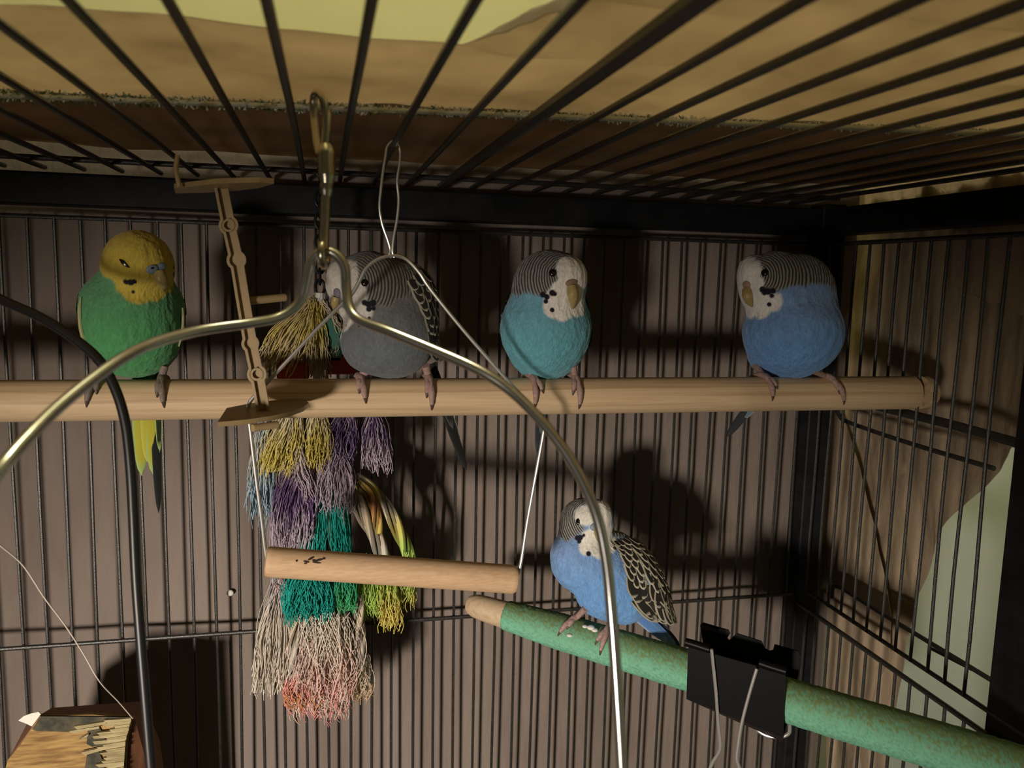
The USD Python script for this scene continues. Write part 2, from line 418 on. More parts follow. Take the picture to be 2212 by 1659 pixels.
# ------------------------------------------------------------------ kraft paper round the cage
xs, zs = np.linspace(-0.75, 0.455, 260), np.linspace(0.60, 1.515, 180)
gx, gz = np.meshgrid(xs, zs, indexing='ij')
low = np.clip((1.50 - gz) / 0.3, 0, 1)
yy = 0.6400 + 0.014 * np.clip((-0.02 - gx) / 0.22, 0, 1) + 0.009 * grid_noise(gx * 5, gz * 1.1, 3, 4) + 0.0035 * grid_noise(gx * 26, gz * 3.0, 1, 8) * low
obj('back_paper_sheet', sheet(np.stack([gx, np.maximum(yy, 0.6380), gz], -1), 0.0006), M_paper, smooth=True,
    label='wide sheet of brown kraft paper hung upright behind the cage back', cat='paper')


def roof_sheet(name, x0, x1, front, back, z0, seed, amp, mm, label, nu=150, crease=None):
    """a sheet lying on the roof wires; front(x) is its front edge"""
    U, T = np.meshgrid(np.linspace(0, 1, nu), np.linspace(0, 1, 110), indexing='ij')
    x = x0 + (x1 - x0) * U
    y = front(x) + (back - front(x)) * T
    z = z0 + amp * (0.5 + grid_noise(x * 9 + y * 5, y * 13 - x * 3, 0, seed)) + amp * 0.35 * (0.5 + grid_noise(x * 30, y * 34, 0, seed + 3))
    if crease is not None: z = z + crease(x, y)
    obj(name, sheet(np.stack([x, y, z], -1), 0.0004), mm, smooth=True, label=label, cat='paper')


eA, eB = atZ(0, 20, ZR + 0.0165), atZ(1000, 90, ZR + 0.0165)
eC = atZ(1172, -4, ZR + 0.0165)
fr_0 = lambda x: eA[1] + (eB[1] - eA[1]) * (x - eA[0]) / (eB[0] - eA[0]) + 0.0025 * np.sin(x * 40 + 1)
fr_a = lambda x: np.maximum(np.where(x < eB[0], fr_0(x), eB[1] + (eC[1] - eB[1]) * (x - eB[0]) / (eC[0] - eB[0])), 0.085)


def creases(x, y):
    """the right part reaches further forward; fold lines run across it and its free left edge curls down"""
    w = 1 / (1 + np.exp(-(x - eB[0] - 0.01) / 0.006)); d = y - fr_0(x)
    z = w * (-0.0045 * np.exp(-(d / 0.006) ** 2) + 0.004 * np.exp(-((d + 0.035 + 0.10 * (x - 0.1)) / 0.016) ** 2) - 0.003 * np.exp(-((d + 0.075 - 0.05 * (x - 0.1)) / 0.008) ** 2))
    z = z + w * 0.007 * grid_noise(x * 8 + y * 16, y * 44 - x * 14, 0, 71) * np.clip(-d / 0.02, 0, 1)
    return z - 0.006 * np.exp(-np.clip(y - fr_a(x), 0, 1) / 0.010) * np.clip((fr_0(x) - y) / 0.03, 0, 1)


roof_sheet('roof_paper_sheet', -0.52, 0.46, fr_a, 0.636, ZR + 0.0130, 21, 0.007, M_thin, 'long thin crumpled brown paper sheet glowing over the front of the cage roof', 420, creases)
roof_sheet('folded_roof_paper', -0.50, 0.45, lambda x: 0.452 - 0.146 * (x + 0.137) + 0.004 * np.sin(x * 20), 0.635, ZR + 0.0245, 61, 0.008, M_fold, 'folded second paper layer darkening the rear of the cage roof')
# torn sheet along the right side
def side_sheet(name, outline, x0, seed, lab, amp=0.02):
    poly = sg.Polygon([tuple(atX(px, py, x0)[1:]) for px, py in outline]).buffer(0.004).buffer(-0.004)
    t = trimesh.creation.extrude_polygon(poly, 0.0006, engine='earcut')
    t = t.subdivide_to_size(0.008, max_iter=12)
    a = np.array(t.vertices)
    q = np.stack([a[:, 0], a[:, 1]], 1)
    bump = amp * grid_noise(q[:, 0] * 22, q[:, 1] * 7, 0, seed) + amp * 0.35 * grid_noise(q[:, 0] * 60, q[:, 1] * 20, 0, seed + 1)
    p = np.stack([x0 + a[:, 2] + bump + 0.006, a[:, 0], a[:, 1]], 1)
    obj(name, (p, np.array(t.faces)), M_paper2, smooth=40, label=lab, cat='paper')


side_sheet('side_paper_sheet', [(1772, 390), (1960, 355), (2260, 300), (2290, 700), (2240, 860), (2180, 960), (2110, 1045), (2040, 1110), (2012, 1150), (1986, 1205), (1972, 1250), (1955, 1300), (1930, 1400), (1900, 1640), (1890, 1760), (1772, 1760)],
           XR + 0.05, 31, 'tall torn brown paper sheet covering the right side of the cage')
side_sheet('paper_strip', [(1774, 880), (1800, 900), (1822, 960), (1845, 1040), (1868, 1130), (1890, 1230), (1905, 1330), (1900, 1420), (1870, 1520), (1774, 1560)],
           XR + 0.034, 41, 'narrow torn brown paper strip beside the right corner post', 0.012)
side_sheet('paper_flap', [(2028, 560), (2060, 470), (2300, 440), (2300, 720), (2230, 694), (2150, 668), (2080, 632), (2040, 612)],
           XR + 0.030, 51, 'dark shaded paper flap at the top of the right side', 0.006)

# tinsel cord lying along the paper above the roof
def garland():
    A, B = atZ(-420, 190, ZR + 0.0078), atZ(2340, 294, ZR + 0.0078)
    g = np.random.default_rng(5); ms, cs = [], []
    L = np.linalg.norm(B - A)
    d = (B - A) / L
    core = rod(A + V(0, -0.0012, -0.0004), B + V(0, -0.0012, -0.0004), 0.0012, 8, 120)
    ms.append(core); cs.append(np.tile([0.62, 0.68, 0.62], (len(core[0]), 1)))
    for i in range(5200):
        s = g.uniform(0, 1); c = A + (B - A) * s
        wdt = 0.0038 - 0.0016 * s
        a = g.uniform(0, 6.283); o = V(0, math.cos(a), 0.75 * math.sin(a)) + d * g.normal(0, 0.5)
        o /= np.linalg.norm(o); l = wdt * g.uniform(0.6, 1.1)
        w = np.cross(o, g.normal(size=3)); w /= np.linalg.norm(w); w *= 0.00038
        tip = c + o * l + d * g.normal(0, 0.001)
        v = np.array([c - w, c + w, tip + w, tip - w])
        nrm = np.cross(w, o); nrm /= np.linalg.norm(nrm) + 1e-9
        v8 = np.vstack([v + nrm * 5e-5, v - nrm * 5e-5])
        ms.append((v8, np.array([[0, 1, 2], [0, 2, 3], [4, 6, 5], [4, 7, 6]])))
        k = g.uniform()
        c3 = (0.95, 0.97, 0.93) if o[1] < 0.15 and k < 0.35 + 0.75 * s else ((0.24, 0.38, 0.27) if k < 0.78 else (0.12, 0.22, 0.13))
        cs.append(np.tile(c3, (8, 1)))
    obj('tinsel_cord', join(ms), M_tinsel, col=np.vstack(cs), label='green and silver tinsel cord lying across the cage roof wires', cat='tinsel cord')


garland()

# ------------------------------------------------------------------ perches
YP, ZP, RP = 0.493, 1.40 - 0.0745, 0.0116
perch = thing('wooden_perch', (XL, YP, ZP), 'long straight pale wooden dowel perch on which four budgies sit in a row', 'perch')
import manifold3d as m3
dv, df = round_rod((XL + 0.004, YP, ZP), (XR + 0.0125, YP, ZP), RP, 0.004, 40)
dw = m3.Manifold(m3.Mesh(np.asarray(dv, np.float32), np.asarray(df, np.uint32)))
if dw.volume() < 0: dw = m3.Manifold(m3.Mesh(np.asarray(dv, np.float32), np.asarray(df[:, ::-1], np.uint32)))
dw = dw - m3.Manifold.cube([0.0064, 0.0140, 0.04], True).translate([XR, 0.4907 - 0.0040, ZP])      # the notch that hooks over a side wire
obj('dowel', dw, M_perch, perch)

# sand-coated green perch: axis from its bare tip to the right
GA, GB = atD(1012, 1304, 0.585), atD(2215, 1668, 0.455)
gd = (GB - GA) / np.linalg.norm(GB - GA); GL = np.linalg.norm(GB - GA)


def g_radius(s):
    return np.interp(s, [0, 0.02, 0.10, 0.2, 0.6, 1.0], [0.0080, 0.0092, 0.0104, 0.0122, 0.0133, 0.0138])


gperch = thing('green_perch', GA, 'thick sand-coated green perch slanting down towards the lower right', 'perch')
st = np.r_[0, 0.002, 0.006, np.linspace(0.012, 0.062, 8)] / GL
rr = g_radius(st) * np.r_[0.72, 0.88, 0.97, np.ones(8)] * 0.93
obj('bare_tip', tube(GA + np.outer(st * GL, gd), rr, 32), M_tip, gperch, label='bare tan wooden tip')
st = np.linspace(0.026 / GL, 1.0, 420); n_s = 72
tv, tf = tube(GA + np.outer(st * GL, gd), g_radius(st) * np.clip((st * GL - 0.024) / 0.006, 0.9, 1), n_s)
axis_pt = GA + np.outer((tv - GA) @ gd, gd); rad = tv - axis_pt
rn = np.linalg.norm(rad, axis=1, keepdims=True); rad = rad / np.maximum(rn, 1e-9)
grain = meshkit.fbm(tv * 900, 2, 3) - 0.5
worn = np.clip(grid_noise(tv[:, 0] * 60, tv[:, 2] * 60, tv[:, 1] * 60, 9) * 3 + 0.55, 0, 1)
wrinkle = grid_noise(((tv - GA) @ gd) * 500, rad[:, 2] * 8, rad[:, 1] * 8, 12)
tv = tv + rad * (grain * 0.0008 + wrinkle * 0.0003)[:, None]
top = np.clip((rad[:, 2] - 0.22 + 2.2 * grain) * 1.6, 0, 1)[:, None]        # droppings and dust have browned the upper side
gc = np.array([0.20, 0.50, 0.34]) * (0.85 + 0.8 * grain[:, None]) * (1 - top) + np.array([0.17, 0.235, 0.095]) * (0.75 + 0.9 * grain[:, None]) * top
obj('sand_coating', (tv, tf), M_rope, gperch, col=gc)


# ------------------------------------------------------------------ budgies
def smin(a, b, k):
    h = np.clip(0.5 + 0.5 * (b - a) / k, 0, 1)
    return b + (a - b) * h - k * h * (1 - h)


class Bird:
    """a budgie laid out in photo pixels at its own distance: r to the right, u up, t towards the camera, turned into metres by k"""

    def __init__(self, name, label, anchor, foot, ells, blend=16, center=None):
        self.a = V(*anchor); self.o = np.asarray(foot, float)
        self.t = EYE - self.o; self.k = depth(self.o) / F
        self.t = self.t / np.linalg.norm(self.t)
        r = R[:, 0] - self.t * (R[:, 0] @ self.t); self.r = r / np.linalg.norm(r)
        self.u = np.cross(self.t, self.r)
        if self.u[2] < 0: self.u = -self.u
        self.ells = [(V(e[0] - self.a[0], self.a[1] - e[1], e[2]), V(*e[3:6]), math.radians(e[6]) if len(e) > 6 else 0.0) for e in ells]
        self.blend = blend
        self.c = self.ells[0][0] if center is None else V(center[0] - self.a[0], self.a[1] - center[1], center[2])
        self.path = thing(name, self.o, label, 'budgie')

    def w(self, p):
        p = np.atleast_2d(p)
        return self.o + self.k * (np.outer(p[:, 0], self.r) + np.outer(p[:, 1], self.u) + np.outer(p[:, 2], self.t))

    def loc(self, P):
        q = (np.atleast_2d(P) - self.o) / self.k
        return np.stack([q @ self.r, q @ self.u, q @ self.t], 1)

    def sdf(self, p):
        d = None
        for c, rad, ang in self.ells:
            q = p - c
            if ang:
                cs, sn = math.cos(ang), math.sin(ang)
                q = np.stack([cs * q[..., 0] + sn * q[..., 1], -sn * q[..., 0] + cs * q[..., 1], q[..., 2]], -1)
            k0 = np.linalg.norm(q / rad, axis=-1); k1 = np.linalg.norm(q / rad ** 2, axis=-1)
            e = k0 * (k0 - 1) / np.maximum(k1, 1e-9)
            d = e if d is None else smin(d, e, self.blend)
        return d

    def radial(self, dirs):
        lo, hi = np.zeros(len(dirs)), np.full(len(dirs), 320.0)
        for _ in range(20):
            mid = (lo + hi) / 2; ins = self.sdf(self.c + dirs * mid[:, None]) < 0
            lo = np.where(ins, mid, lo); hi = np.where(ins, hi, mid)
        return self.c + dirs * lo[:, None]

    def front(self, px, py, lift=0.0):
        """the surface point the photo shows at px, py"""
        r_, u_ = px - self.a[0], self.a[1] - py
        ts = np.linspace(170, -120, 581)
        P = np.stack([np.full_like(ts, r_), np.full_like(ts, u_), ts], 1)
        ins = np.nonzero(self.sdf(P) < 0)[0]
        if not len(ins):
            d = self.sdf(P); i = int(np.argmin(d)); return P[i] + V(0, 0, lift)
        return P[ins[0]] + V(0, 0, lift)

    def onto(self, p, lift=0.0):
        p = np.atleast_2d(np.asarray(p, float)); d = p - self.c; d /= np.linalg.norm(d, axis=1, keepdims=True)
        return self.radial(d) + d * lift

    def nrm(self, p):
        p = np.asarray(p, float); e = 0.5
        g = np.array([self.sdf(p + V(*x) * e) - self.sdf(p - V(*x) * e) for x in np.eye(3)])
        return g / np.linalg.norm(g)

    def body(self, color_fn, nu=210, nv=300, rough=1.3):
        th = np.linspace(0, np.pi, nu + 2)[1:-1]; ph = np.arange(nv) * 2 * np.pi / nv
        T, P = np.meshgrid(th, ph, indexing='ij')
        D = np.stack([np.sin(T) * np.cos(P), np.cos(T), np.sin(T) * np.sin(P)], -1).reshape(-1, 3)
        D = np.vstack([D, [[0, 1, 0], [0, -1, 0]]])
        p = self.radial(D)
        q = self.w(p)
        fuzz = meshkit.fbm(np.stack([p[:, 0] * 0.10, p[:, 1] * 0.045, p[:, 2] * 0.10], 1) + 50, 3, int(self.a[0])) - 0.5
        fine = meshkit.noise(np.stack([p[:, 0] * 0.5, p[:, 1] * 0.22, p[:, 2] * 0.5], 1) + 90, 4) - 0.5
        col, dat, dark = color_fn(p, fuzz)
        p2 = p + D * (fuzz * 5.0 + fine * 1.2 * rough)[:, None] * np.clip((col.max(1, keepdims=True)) * 3, 0.25, 1)
        i, j = np.meshgrid(np.arange(nu - 1), np.arange(nv), indexing='ij'); jn = (j + 1) % nv
        a, b, c, d = (i * nv + j).ravel(), (i * nv + jn).ravel(), ((i + 1) * nv + jn).ravel(), ((i + 1) * nv + j).ravel()
        N = nu * nv; jj = np.arange(nv); jn = (jj + 1) % nv
        f = np.vstack([np.stack([a, b, c], 1), np.stack([a, c, d], 1), np.stack([np.full(nv, N), jn, jj], 1), np.stack([np.full(nv, N + 1), (nu - 1) * nv + jj, (nu - 1) * nv + jn], 1)])
        if trimesh.Trimesh(p2, f, process=False).volume < 0: f = f[:, ::-1]
        W3 = self.w(p2)
        if trimesh.Trimesh(W3, f, process=False).volume < 0: f = f[:, ::-1]
        obj('body', (W3, f), M_feather, self.path, col=col, extra={'dat': dat, 'dark': dark})

    def put(self, name, mesh_local, material, **kw):
        v, f = mesh_local; Wv = self.w(v)
        if trimesh.Trimesh(Wv, f, process=False).volume < 0: f = np.asarray(f)[:, ::-1]
        return obj(name, (Wv, f), material, self.path, **kw)

    def eye(self, px, py, r, flat=0.62, ry=None):
        c = self.front(px, py); n = self.nrm(c)
        v, f = ball((0, 0, 0), (r, ry or r, r), 3)
        v = v - np.outer(v @ n, n) * (1 - flat)
        e = self.put('eye', (v + c, f), M_eye)

    def blob(self, name, px, py, rx, ry, mm, ang=0.0, lift=0.0, flat=0.45, sub=3, **kw):
        c = self.front(px, py, lift); n = self.nrm(c)
        v, f = ball((0, 0, 0), (rx, ry, min(rx, ry)), sub); cs, sn = math.cos(math.radians(ang)), math.sin(math.radians(ang))
        v = np.stack([cs * v[:, 0] - sn * v[:, 1], sn * v[:, 0] + cs * v[:, 1], v[:, 2]], 1)
        v = v - np.outer(v @ n, n) * (1 - flat)
        return self.put(name, (v + c, f), mm, **kw)

    def beak(self, pts, widths, mm=None):
        """pts: px, py, pixels proud of the face"""
        P = spline([self.front(x, y) * V(1, 1, 0) + V(0, 0, self.front(x, y)[2] + z) for x, y, z in pts], 16)
        w = np.interp(np.linspace(0, 1, 16), np.linspace(0, 1, len(widths)), widths)
        return self.put('beak', tube(P, w, 18), mm or M_beak, smooth=60)

    def feather_mesh(self, base, tip, width, nrm, cd, cr, rim=0.3, thick=0.7, nl=7):
        """one feather: a cupped vane, dark in the middle, pale along its edge"""
        base, tip, nrm = (np.asarray(x, float) for x in (base, tip, nrm))
        d = tip - base; L = np.linalg.norm(d); d = d / L
        s = np.cross(d, nrm); s /= np.linalg.norm(s) + 1e-9; n = np.cross(s, d)
        vs, cs = [], []
        ws = [-1, -1 + rim, -1 + rim * 1.35, 0, 1 - rim * 1.35, 1 - rim, 1]
        ls = [0, 0.3, 0.55, 0.74, 0.84, 0.93, 1.0]
        for l in ls:
            hw = width * math.sqrt(max(1 - max(l - 0.45, 0) ** 2 / 0.3026, 0.0)) * (0.75 + 0.25 * min(l / 0.4, 1)) + 0.02
            for w_ in ws:
                vs.append(base + d * L * l + s * hw * w_ + n * (0.12 * width * (1 - w_ * w_)))
                k = abs(w_) > 1 - rim * 1.1 or l > 0.88
                cs.append(cr if k else cd)
        m_ = len(ws); vs = np.array(vs); N = len(vs)
        i, j = np.meshgrid(np.arange(len(ls) - 1), np.arange(m_ - 1), indexing='ij')
        a, b, c, d_ = (i * m_ + j).ravel(), (i * m_ + j + 1).ravel(), ((i + 1) * m_ + j + 1).ravel(), ((i + 1) * m_ + j).ravel()
        f = np.vstack([np.stack([a, b, c], 1), np.stack([a, c, d_], 1)])
        v2 = np.vstack([vs, vs - n * thick]); f2 = np.vstack([f, f[:, ::-1] + N])
        return (v2, f2), np.vstack([cs, cs])

    def wing(self, ft, fb, bt, bb, na, nb, cd, cr, tip=None, lift=2.5, rim=0.3, side=1, seed=0, flight=0.62):
        """a folded wing: rows of feathers from the shoulder (ft front, bt back) to the hip (fb, bb); the flight feathers run on to tip (all px, py, t)"""
        g = np.random.default_rng(seed)
        cv = lambda q: V(q[0] - self.a[0], self.a[1] - q[1], q[2])
        ft, fb, bt, bb = map(cv, (ft, fb, bt, bb))
        ms, cs = [], []

        def at(a, b, lf):
            p = (ft * (1 - a) + fb * a) * (1 - b) + (bt * (1 - a) + bb * a) * b
            return self.onto(p, lf)[0]
        for i in range(na - 1, -1, -1):
            a = i / (na - 1)
            fl = a > flight
            n_here = nb if not fl else max(nb - 1, 2)
            for j in range(n_here):
                b = (j + (0.5 if i % 2 else 0.15)) / n_here + g.normal(0, 0.02)
                b = min(max(b, 0.0), 1.0)
                base = at(max(a - 0.06, 0), b, lift * 0.4 + lift * (1 - a) * 0.6)
                ln = (2.0 if not fl else 2.8) / (na - 1)
                if a + ln <= 1.0 or tip is None:
                    tp = at(min(a + ln, 1.0), b, lift * 1.3 + lift * (1 - a) * 0.6)
                else:
                    e = at(1.0, b, lift); T = cv(tip)
                    tp = e + (T - e) * min((a + ln - 1.0) * (0.9 if fl else 0.6) + (0.25 if fl else 0), 1.0)
                n = self.nrm(base)
                wd = np.linalg.norm(at(a, 1, 0) - at(a, 0, 0)) / n_here * (0.64 if not fl else 0.85)
                m_, c_ = self.feather_mesh(base, tp, max(wd, 2.0) * g.uniform(0.9, 1.1), n, cd, cr if not fl else tuple(np.array(cr) * 0.75), rim if not fl else rim * 0.55)
                ms.append(m_); cs.append(c_)
        v, f = join(ms)
        return obj('wing', (self.w(v), f), M_blade, self.path, col=np.vstack(cs))

    def tail(self, blades):
        """blades: (px0, py0, t0, px1, py1, t1, half width px, colour middle, colour edge)"""
        for b in blades:
            p0, p1 = V(b[0] - self.a[0], self.a[1] - b[1], b[2]), V(b[3] - self.a[0], self.a[1] - b[4], b[5])
            (v, f), c = self.feather_mesh(p0, p1, b[6], V(0.15, 0.25, 1), b[7], b[8], 0.22, 1.0)
            obj('tail_feather', (self.w(v), f), M_blade, self.path, col=c)

    def foot(self, px, base_t, leg_from, A, c0, rad, toes, skin=None, thick=6.0, up=None):
        """toes: (sideways offset px at the claw, degrees round the perch); A the perch axis, c0 a point on it, rad its radius; px,py of the foot"""
        skin = skin or M_skin
        A = A / np.linalg.norm(A)
        upv = V(0, 0, 1) - A * A[2]; upv /= np.linalg.norm(upv)
        fw = np.cross(A, upv); fw = fw if fw @ self.t > 0 else -fw
        rd = ray(px[0], px[1]); rd = rd / np.linalg.norm(rd)
        nn = np.cross(rd, np.cross(A, rd)); s0 = float((EYE - c0) @ nn / (A @ nn))
        kk = self.k
        ms, cl = [], []
        for off, deg in toes:
            sgn = 1 if deg > 0 else -1
            ang = np.radians(np.linspace(base_t, deg, 12))
            so = s0 + kk * off * np.linspace(0, 1, 12) ** 0.8
            rr_ = np.interp(np.linspace(0, 1, 12), [0, 0.7, 0.86, 1], [thick, thick * 0.85, thick * 0.55, thick * 0.16]) * kk
            rr_ = rr_ * (1 + 0.10 * np.sin(np.linspace(0, 15, 12)))
            pts = np.array([c0 + A * s + (rad + r_ * 0.75) * (math.cos(a_) * upv + math.sin(a_) * fw) for s, a_, r_ in zip(so, ang, rr_)])
            ms.append(tube(pts[:10], rr_[:10], 10)); cl.append(tube(spline(pts[9:], 8), np.linspace(rr_[9] * 0.85, rr_[11], 8), 8))
        a_ = math.radians(base_t)
        root = c0 + A * s0 + (rad + thick * kk * 0.6) * (math.cos(a_) * upv + math.sin(a_) * fw)
        lf = self.w(V(leg_from[0] - self.a[0], self.a[1] - leg_from[1], leg_from[2]))[0]
        ms.append(tube(spline([root, root * 0.55 + lf * 0.45, lf], 10), np.linspace(thick * 0.95, thick * 1.15, 10) * kk, 12))
        p = obj('foot', join(ms), skin, self.path, smooth=60)
        for c in cl: obj('claw', c, M_claw, p, smooth=60)


def sph(p, c, r, soft=4.0):
    return np.clip((r - np.linalg.norm(p - c, axis=1)) / soft + 0.5, 0, 1)


def paint(bird, body, mask, whites, barred, spots, stripe_c, period, light, dark, belly=None, dark_spot=(0.012, 0.011, 0.02), back_bar=None):
    """plumage: body colour, barred nape, pale face, dark throat spots; every region is a ball round a point of the head"""
    fr = bird.front

    def fn(p, fz):
        n = len(p)
        col = np.tile(np.array(body, float), (n, 1)) * (1 + 0.35 * fz[:, None])
        if belly is not None:
            h = np.clip((bird.c[1] - p[:, 1]) / 80 + 0.3, 0, 1)[:, None]
            col = col * (1 - h) + np.array(belly) * (1 + 0.35 * fz[:, None]) * h
        bar = np.zeros(n)
        for q in barred:
            x, y, r = q[0], q[1], q[-1]
            c = fr(x, y) if len(q) == 3 else V(x - bird.a[0], bird.a[1] - y, q[2])
            bar = np.maximum(bar, sph(p, c, r + 10 * 2 * fz, 9))
        wh = np.zeros(n)
        for x, y, r, *tt in whites:
            c = fr(x, y) + V(0, 0, tt[0] if tt else 0)
            wh = np.maximum(wh, sph(p, c, r + 10 * fz, 6))
        sc = fr(*stripe_c)
        s = np.linalg.norm((p - sc) * V(1, 1, 0.8), axis=1) + 4 * (meshkit.fbm(p * 0.05 + 9, 2, 3) - 0.5)
        w_ = bar * (1 - wh)
        col = col * (1 - w_[:, None]) + np.array(light) * w_[:, None]
        col = col * (1 - wh[:, None]) + np.array(mask) * (1 + 0.2 * fz[:, None]) * wh[:, None]
        sp = np.zeros(n)
        for x, y, r in spots:
            sp = np.maximum(sp, sph(p, fr(x, y), r, 1.6))
        col = col * (1 - sp[:, None]) + np.array(dark_spot) * sp[:, None]
        w_ = w_ * (1 - sp)
        per = period * (1 + 0.35 * np.clip(s / 120, 0, 1))
        dat = np.stack([s / per, w_, np.zeros(n)], 1)
        dk = np.tile(np.array(dark, float), (n, 1))
        return np.clip(col, 0, 1), dat, dk
    return fn


PX = V(1, 0, 0)                                     # the long perch runs along x
perch_top = lambda px: V(atY(px, 850, YP)[0], YP, ZP + RP)

# 1 turquoise
b = Bird('budgie', 'turquoise budgie with white face, second from the right on the wooden perch', (1178, 812), perch_top(1178),
         [(1178, 706, 0, 98, 104, 94), (1184, 618, 16, 77, 79, 76), (1222, 600, 30, 41, 44, 50), (1176, 760, -30, 70, 55, 70)], 22, center=(1180, 680, 4))
b.body(paint(b, (0.17, 0.40, 0.55), (0.86, 0.83, 0.81), [(1250, 572, 22, -16), (1232, 588, 35), (1246, 600, 30, -14), (1222, 622, 23), (1208, 660, 36), (1240, 655, 32), (1215, 645, 34)],
             [(1150, 590, 0, 66), (1130, 620, -10, 52), (1170, 570, 0, 52), (1180, 605, 36), (1165, 588, 40), (1150, 575, 42), (1135, 600, 34), (1120, 612, 30), (1190, 565, 34), (1215, 552, 22), (1182, 622, 18), (1160, 615, 26)],
             [(1172, 641, 6.5), (1180, 646, 6), (1191, 638, 6.5), (1196, 640, 5), (1178, 655, 5), (1191, 673, 5)],
             (1226, 606), 4.0, (0.29, 0.285, 0.27), (0.055, 0.055, 0.06), belly=(0.14, 0.41, 0.51)))
b.eye(1192, 597, 8.2)
b.blob('cere', 1230, 617, 13, 7.5, plain('brown_cere', (0.25, 0.17, 0.12), 0.6), 8, 2)
b.beak([(1231, 625, 1), (1233, 637, 9), (1234, 652, 11), (1233, 670, 4)], [11, 12, 8.5, 2.5])
b.wing((1092, 615, -5), (1092, 740, -12), (1120, 600, -80), (1125, 745, -85), 9, 4, (0.03, 0.035, 0.035), (0.42, 0.46, 0.44), tip=(1150, 800, -95), seed=1)
b.wing((1262, 640, -5), (1266, 745, -12), (1236, 605, -80), (1230, 745, -85), 9, 4, (0.03, 0.035, 0.035), (0.30, 0.46, 0.46), tip=(1206, 800, -95), seed=2)
b.tail([(1172, 790, -80, 1157, 982, -105, 9, (0.012, 0.014, 0.02), (0.02, 0.03, 0.045)), (1180, 790, -78, 1165, 940, -100, 9, (0.014, 0.02, 0.03), (0.03, 0.12, 0.15))])
b.foot((1146, 812), 12, (1142, 786, 8), PX, V(0, YP, ZP), RP, [(0, 122), (18, 74), (6, -70), (-12, -80)], thick=7)
b.foot((1238, 812), 12, (1236, 786, 8), PX, V(0, YP, ZP), RP, [(3, 126), (-14, 80), (6, -70), (-12, -80)], thick=7)

# 2 cobalt blue, right end
b = Bird('budgie', 'round cobalt blue budgie at the right end of the wooden perch, head turned left', (1705, 812), perch_top(1705),
         [(1710, 716, 0, 105, 96, 95), (1673, 619, 20, 75, 76, 74), (1725, 640, -10, 74, 92, 72), (1625, 590, 38, 28, 36, 42), (1690, 765, -30, 74, 52, 70)], 20, center=(1702, 690, 2))
b.body(paint(b, (0.20, 0.34, 0.64), (0.80, 0.80, 0.78), [(1604, 616, 24, -14), (1608, 640, 22, -10), (1620, 565, 16), (1616, 588, 33), (1602, 590, 30, -20), (1630, 622, 24), (1640, 658, 33), (1668, 656, 22), (1620, 662, 26)],
             [(1700, 585, -10, 66), (1740, 600, -10, 64), (1770, 605, -20, 48), (1668, 608, 30), (1680, 580, 42), (1660, 565, 30), (1715, 580, 40), (1705, 600, 26), (1745, 590, 30), (1770, 600, 22), (1690, 610, 20), (1730, 605, 20), (1655, 622, 12), (1640, 552, 20), (1650, 545, 20)],
             [(1650, 631, 7), (1660, 635, 7.5), (1670, 634, 6.5), (1668, 644, 5), (1653, 637, 6), (1662.5, 661, 5)],
             (1632, 604), 4.4, (0.29, 0.285, 0.25), (0.05, 0.052, 0.05), belly=(0.15, 0.33, 0.68)))
b.eye(1654, 595.5, 8)
b.blob('cere', 1617, 619, 10, 9, plain('tan_cere', (0.34, 0.23, 0.18), 0.6), 0, 2)
b.beak([(1618, 628, 2), (1619, 640, 10), (1622, 652, 11), (1628, 663, 4)], [10, 11, 8, 2.5])
b.wing((1612, 668, -30), (1612, 745, -30), (1640, 640, -90), (1640, 750, -95), 8, 3, (0.03, 0.035, 0.035), (0.42, 0.46, 0.44), tip=(1650, 800, -95), seed=3)
b.wing((1795, 640, -30), (1806, 750, -30), (1760, 600, -90), (1770, 760, -95), 8, 3, (0.03, 0.035, 0.035), (0.35, 0.40, 0.42), tip=(1720, 800, -95), seed=4)
b.tail([(1640, 850, -80, 1564, 952, -100, 11, (0.008, 0.010, 0.014), (0.012, 0.016, 0.022)), (1650, 845, -76, 1600, 912, -92, 10, (0.10, 0.16, 0.20), (0.22, 0.26, 0.28)), (1668, 790, -60, 1636, 870, -84, 12, (0.02, 0.03, 0.04), (0.1, 0.2, 0.4))])
b.foot((1642, 812), 14, (1634, 788, 12), PX, V(0, YP, ZP), RP, [(8, 104), (20, 66), (6, -70), (-12, -80)], thick=6.5)
b.foot((1775, 812), 14, (1742, 795, 20), PX, V(0, YP, ZP), RP, [(34, 122), (18, 84), (6, -70), (-12, -80)], thick=6.5)

# 3 grey
b = Bird('budgie', 'grey budgie facing left behind the wire swings on the wooden perch', (850, 814), perch_top(850),
         [(846, 718, 0, 98, 96, 94), (800, 625, 12, 84, 82, 80), (865, 650, -16, 80, 95, 78), (738, 605, 26, 28, 40, 40), (800, 740, 20, 60, 60, 60)], 22, center=(840, 690, 0))
b.body(paint(b, (0.165, 0.17, 0.18), (0.64, 0.61, 0.58), [(740, 600, 42), (722, 608, 36, -20), (768, 642, 30), (786, 678, 24), (752, 690, 26), (772, 664, 28), (740, 720, 16)],
             [(830, 590, -10, 66), (870, 600, -10, 58), (805, 625, 34), (820, 590, 46), (800, 575, 36), (850, 610, 40), (870, 600, 30), (830, 635, 30), (890, 620, 24)],
             [(792, 659, 6.5), (800, 662, 7.5), (809, 659, 7), (800, 672, 5.5), (809, 670, 5), (801, 690, 3.5), (733, 688, 3.2), (752, 703, 2.5), (780, 706, 2.5)],
             (752, 622), 4.3, (0.24, 0.235, 0.21), (0.05, 0.05, 0.05), belly=(0.145, 0.165, 0.185)))
b.eye(792, 619, 7.5)
b.blob('cere', 735, 638, 9, 10, plain('mauve_cere', (0.20, 0.16, 0.22), 0.6), 0, 2)
